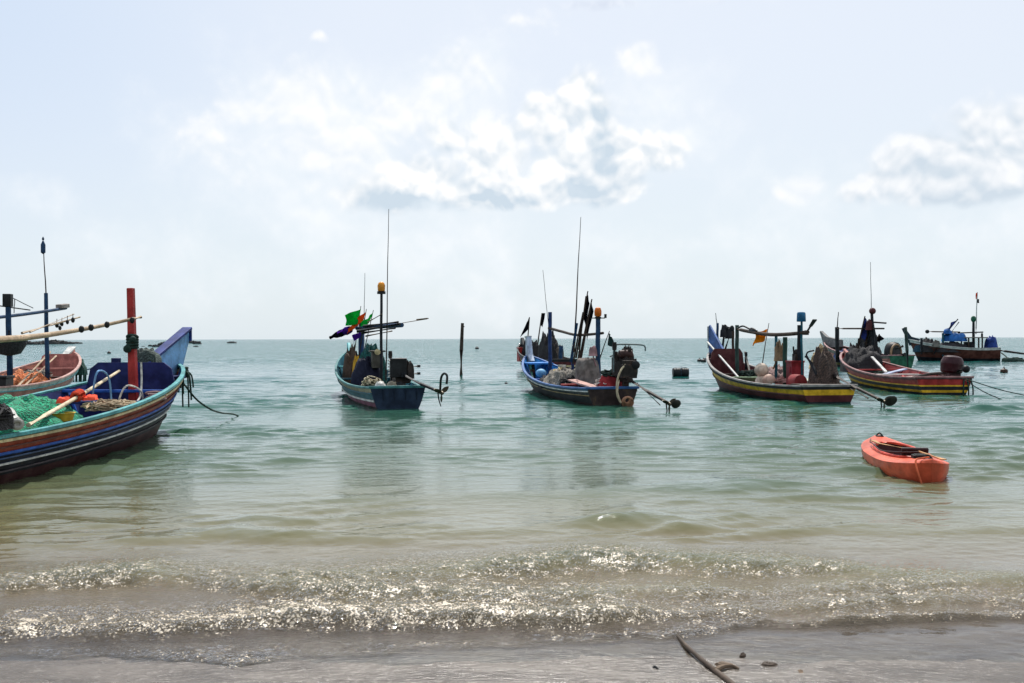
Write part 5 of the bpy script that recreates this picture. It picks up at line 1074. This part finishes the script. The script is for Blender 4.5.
m = MB(); m.tube([KW((.16, .0, .32)), KW((.12, .1, .31)), KW((.02, .2, .28)), KW((-.06, .16, .05)), KW((-.02, .1, -.1))], .012, 7, smooth=5); W('bow_line', m, paint((230, 110, 70), .2), 'orange line looping down from the near end of the kayak', 'rope')
# drums
c = at(680.5, 374.5, 48.5); t = empty('barrel_float', (c.x, c.y, 0)); tag(t, 'two black drums lashed end to end floating between the blue and yellow striped boats', 'barrel')
for dx in (-.20, .20):
    m = MB(); m.lathe([(.02, -.18), (.22, -.18), (.24, -.15), (.225, -.06), (.24, -.03), (.225, .0), (.24, .06), (.225, .1), (.24, .15), (.22, .18), (.02, .18)], 20, Matrix.Translation((dx, 0, .2)) @ Matrix.Rotation(PI/2+.1*dx, 4, 'Y')); obj('drum', m, BLACK, t)
m = MB(); m.torus((0, 0, .2), .2, .025, (1, 0, 0)); m.tube([(-.3, 0, .45), (0, 0, .49), (.3, 0, .44)], .014, 6); obj('lashing', m, paint((60, 76, 90), .3), t)
# posts standing in the water
m = MB(); m.tube([at(461, 380, 52), at(461.3, 350, 52), at(462.5, 323, 52)], [.12, .10, .08], 9); m.tube([at(462, 330, 52), at(464, 326, 52)], .05, 7); W('mooring_stake', m, DWOOD, 'lone dark wooden stake standing in the water left of the middle boat', 'stake')
m = MB(); m.tube([at(908.5, 384, 48), at(907, 350, 48), at(905.5, 327, 48)], [.09, .07], 9); W('mooring_stake', m, paint((44, 62, 56), .4), 'thin greenish stake standing between the red boat and the green stern', 'stake')
def buoy(x, y, r_, mt, lab, cat='buoy', nm='buoy'):
    Dd = CAMH*FPX/(y-hor(x)); m = MB(); c = Vector(((x-512)/FPX*Dd, Dd, r_*.3)); m.lathe([(.02, -r_*.9), (r_*.8, -r_*.5), (r_, 0), (r_*.85, r_*.5), (r_*.3, r_*.8), (r_*.15, r_*.9), (r_*.15, r_*1.25), (.01, r_*1.3)], 16, Matrix.Translation(c)); return W(nm, m, mt, lab, cat)
buoy(1004, 372.5, .2, [paint((80, 56, 44), .3)], 'small brown buoy floating left of the right edge below the far boat')
buoy(506, 384, .07, [BLACK], 'tiny black float left of the blue boat bow')
buoy(699.5, 361.5, .2, [BLACK], 'left one of two small black floats beside the yellow striped bow'); buoy(703.5, 362, .22, [BLACK], 'right one of two small black floats beside the yellow striped bow')
buoy(477, 349, .35, [BLACK], 'dark float far out above the open water right of the lone stake')
buoy(109, 353.5, .25, [BLACK], 'small black float between the pink boat and the red post')
# far rocks
ROCK = paint((48, 50, 50), .4, .85, under=(30, 34, 34), nscale=.3)
rl = [(2, 345, 9, 1.6), (10, 344.5, 7, 2.2), (19, 345, 5, 1.3), (27, 344.6, 6, 2.0), (35, 344.6, 6, 1.6), (43, 344.2, 5, 1.9), (52, 344.2, 6, 2.3), (60, 344.1, 6, 2.0), (68, 344, 6, 1.3), (76, 343.6, 6, 1.1), (143, 346.5, 1.8, .6), (150, 346.3, 2.0, 1.1), (156, 346.8, 3.6, 1.5), (163, 345.5, 4.5, 2.0), (169, 345.4, 3.0, 1.6), (192, 343.2, 5, 1.6), (197, 343.9, 4, 1.4), (196, 346.8, 2.6, .9), (232, 343, 5, 1.1)]
for i, (x, y, w_, h_) in enumerate(rl):
    Dd = CAMH*FPX/(y-hor(x)) if y-hor(x) > 3.6 else 430+12*(i % 5); m = MB(); k_ = min(1, Dd/400); m.mound(Vector(((x-512)/FPX*Dd, Dd, -.3)), w_*.5*k_*1.0, w_*.35*k_, (h_+.3)*k_*.7, seed=200+i, amp=.45, n=18, power=.5)
    W('rock', m, ROCK, 'dark rock breaking the water near the horizon on the left', 'rock', 'rocks near the horizon')
# driftwood on the wet sand
def bz(px, py, z=.03):
    Dd = (CAMH-z)*FPX/(py-hor(px)); return Vector(((px-512)/FPX*Dd, Dd, z))
DW = paint((78, 64, 52), .4, .6, under=(100, 84, 66), nscale=6); DW2 = paint((128, 108, 88), .4, .6, nscale=6)
t = empty('driftwood_branch', bz(700, 655)); tag(t, 'dark wet branch lying in the shallows at the bottom right', 'branch'); b0 = bz(700, 655)
m = MB(); pp = [bz(672, 631, .005), bz(681, 641, .02), bz(692, 652, .025), bz(706, 664, .03), bz(722, 677, .028), bz(738, 690, .03)]; m.tube([p-b0 for p in pp], [.008, .013, .015, .017, .022, .02], 10, smooth=5); obj('stem', m, DW, t)
m = MB(); m.tube([p-b0 for p in (bz(714, 671, .03), bz(722, 667, .035), bz(731, 666, .03), bz(738, 669, .02))], [.018, .008], 8, smooth=5); obj('twig', m, DW2, t)
m = MB(); m.mound(bz(724, 668, .0), .07, .03, .03, seed=3, amp=.4, n=16, rotz=-.4); W('wood_chip', m, DW2, 'flat brown wood chip resting against the wet branch', 'driftwood')

for i, (x, y, w_, lab) in enumerate(((768, 664, .05, 'small dark wood chip right of the wet branch'), (742, 655, .03, 'tiny dark seaweed scrap above the wood chips'), (800, 672, .035, 'small brown leaf scrap on the wet sand far right of the branch'), (655, 668, .03, 'tiny dark pebble left of the wet branch'))):
    m = MB(); m.mound(bz(x, y, .015)+Vector((0, 0, -.01)), w_, w_*.5, .018, seed=300+i, amp=.5, n=12, rotz=i*.7); W(('wood_chip', 'seaweed', 'leaf_scrap', 'pebble')[i], m, (DW, DW, DW2, BLACK)[i], lab, ('driftwood', 'seaweed', 'leaf', 'pebble')[i])
for o in bpy.data.objects:
    if '_off' in o: del o['_off']
scene.cycles.use_adaptive_sampling = True; scene.cycles.adaptive_threshold = .02; scene.cycles.use_denoising = True
scene.cycles.max_bounces = 6; scene.cycles.transparent_max_bounces = 8; scene.cycles.sample_clamp_indirect = 4.0; scene.cycles.caustics_reflective = False; scene.cycles.caustics_refractive = False
scene.cycles.time_limit = 780
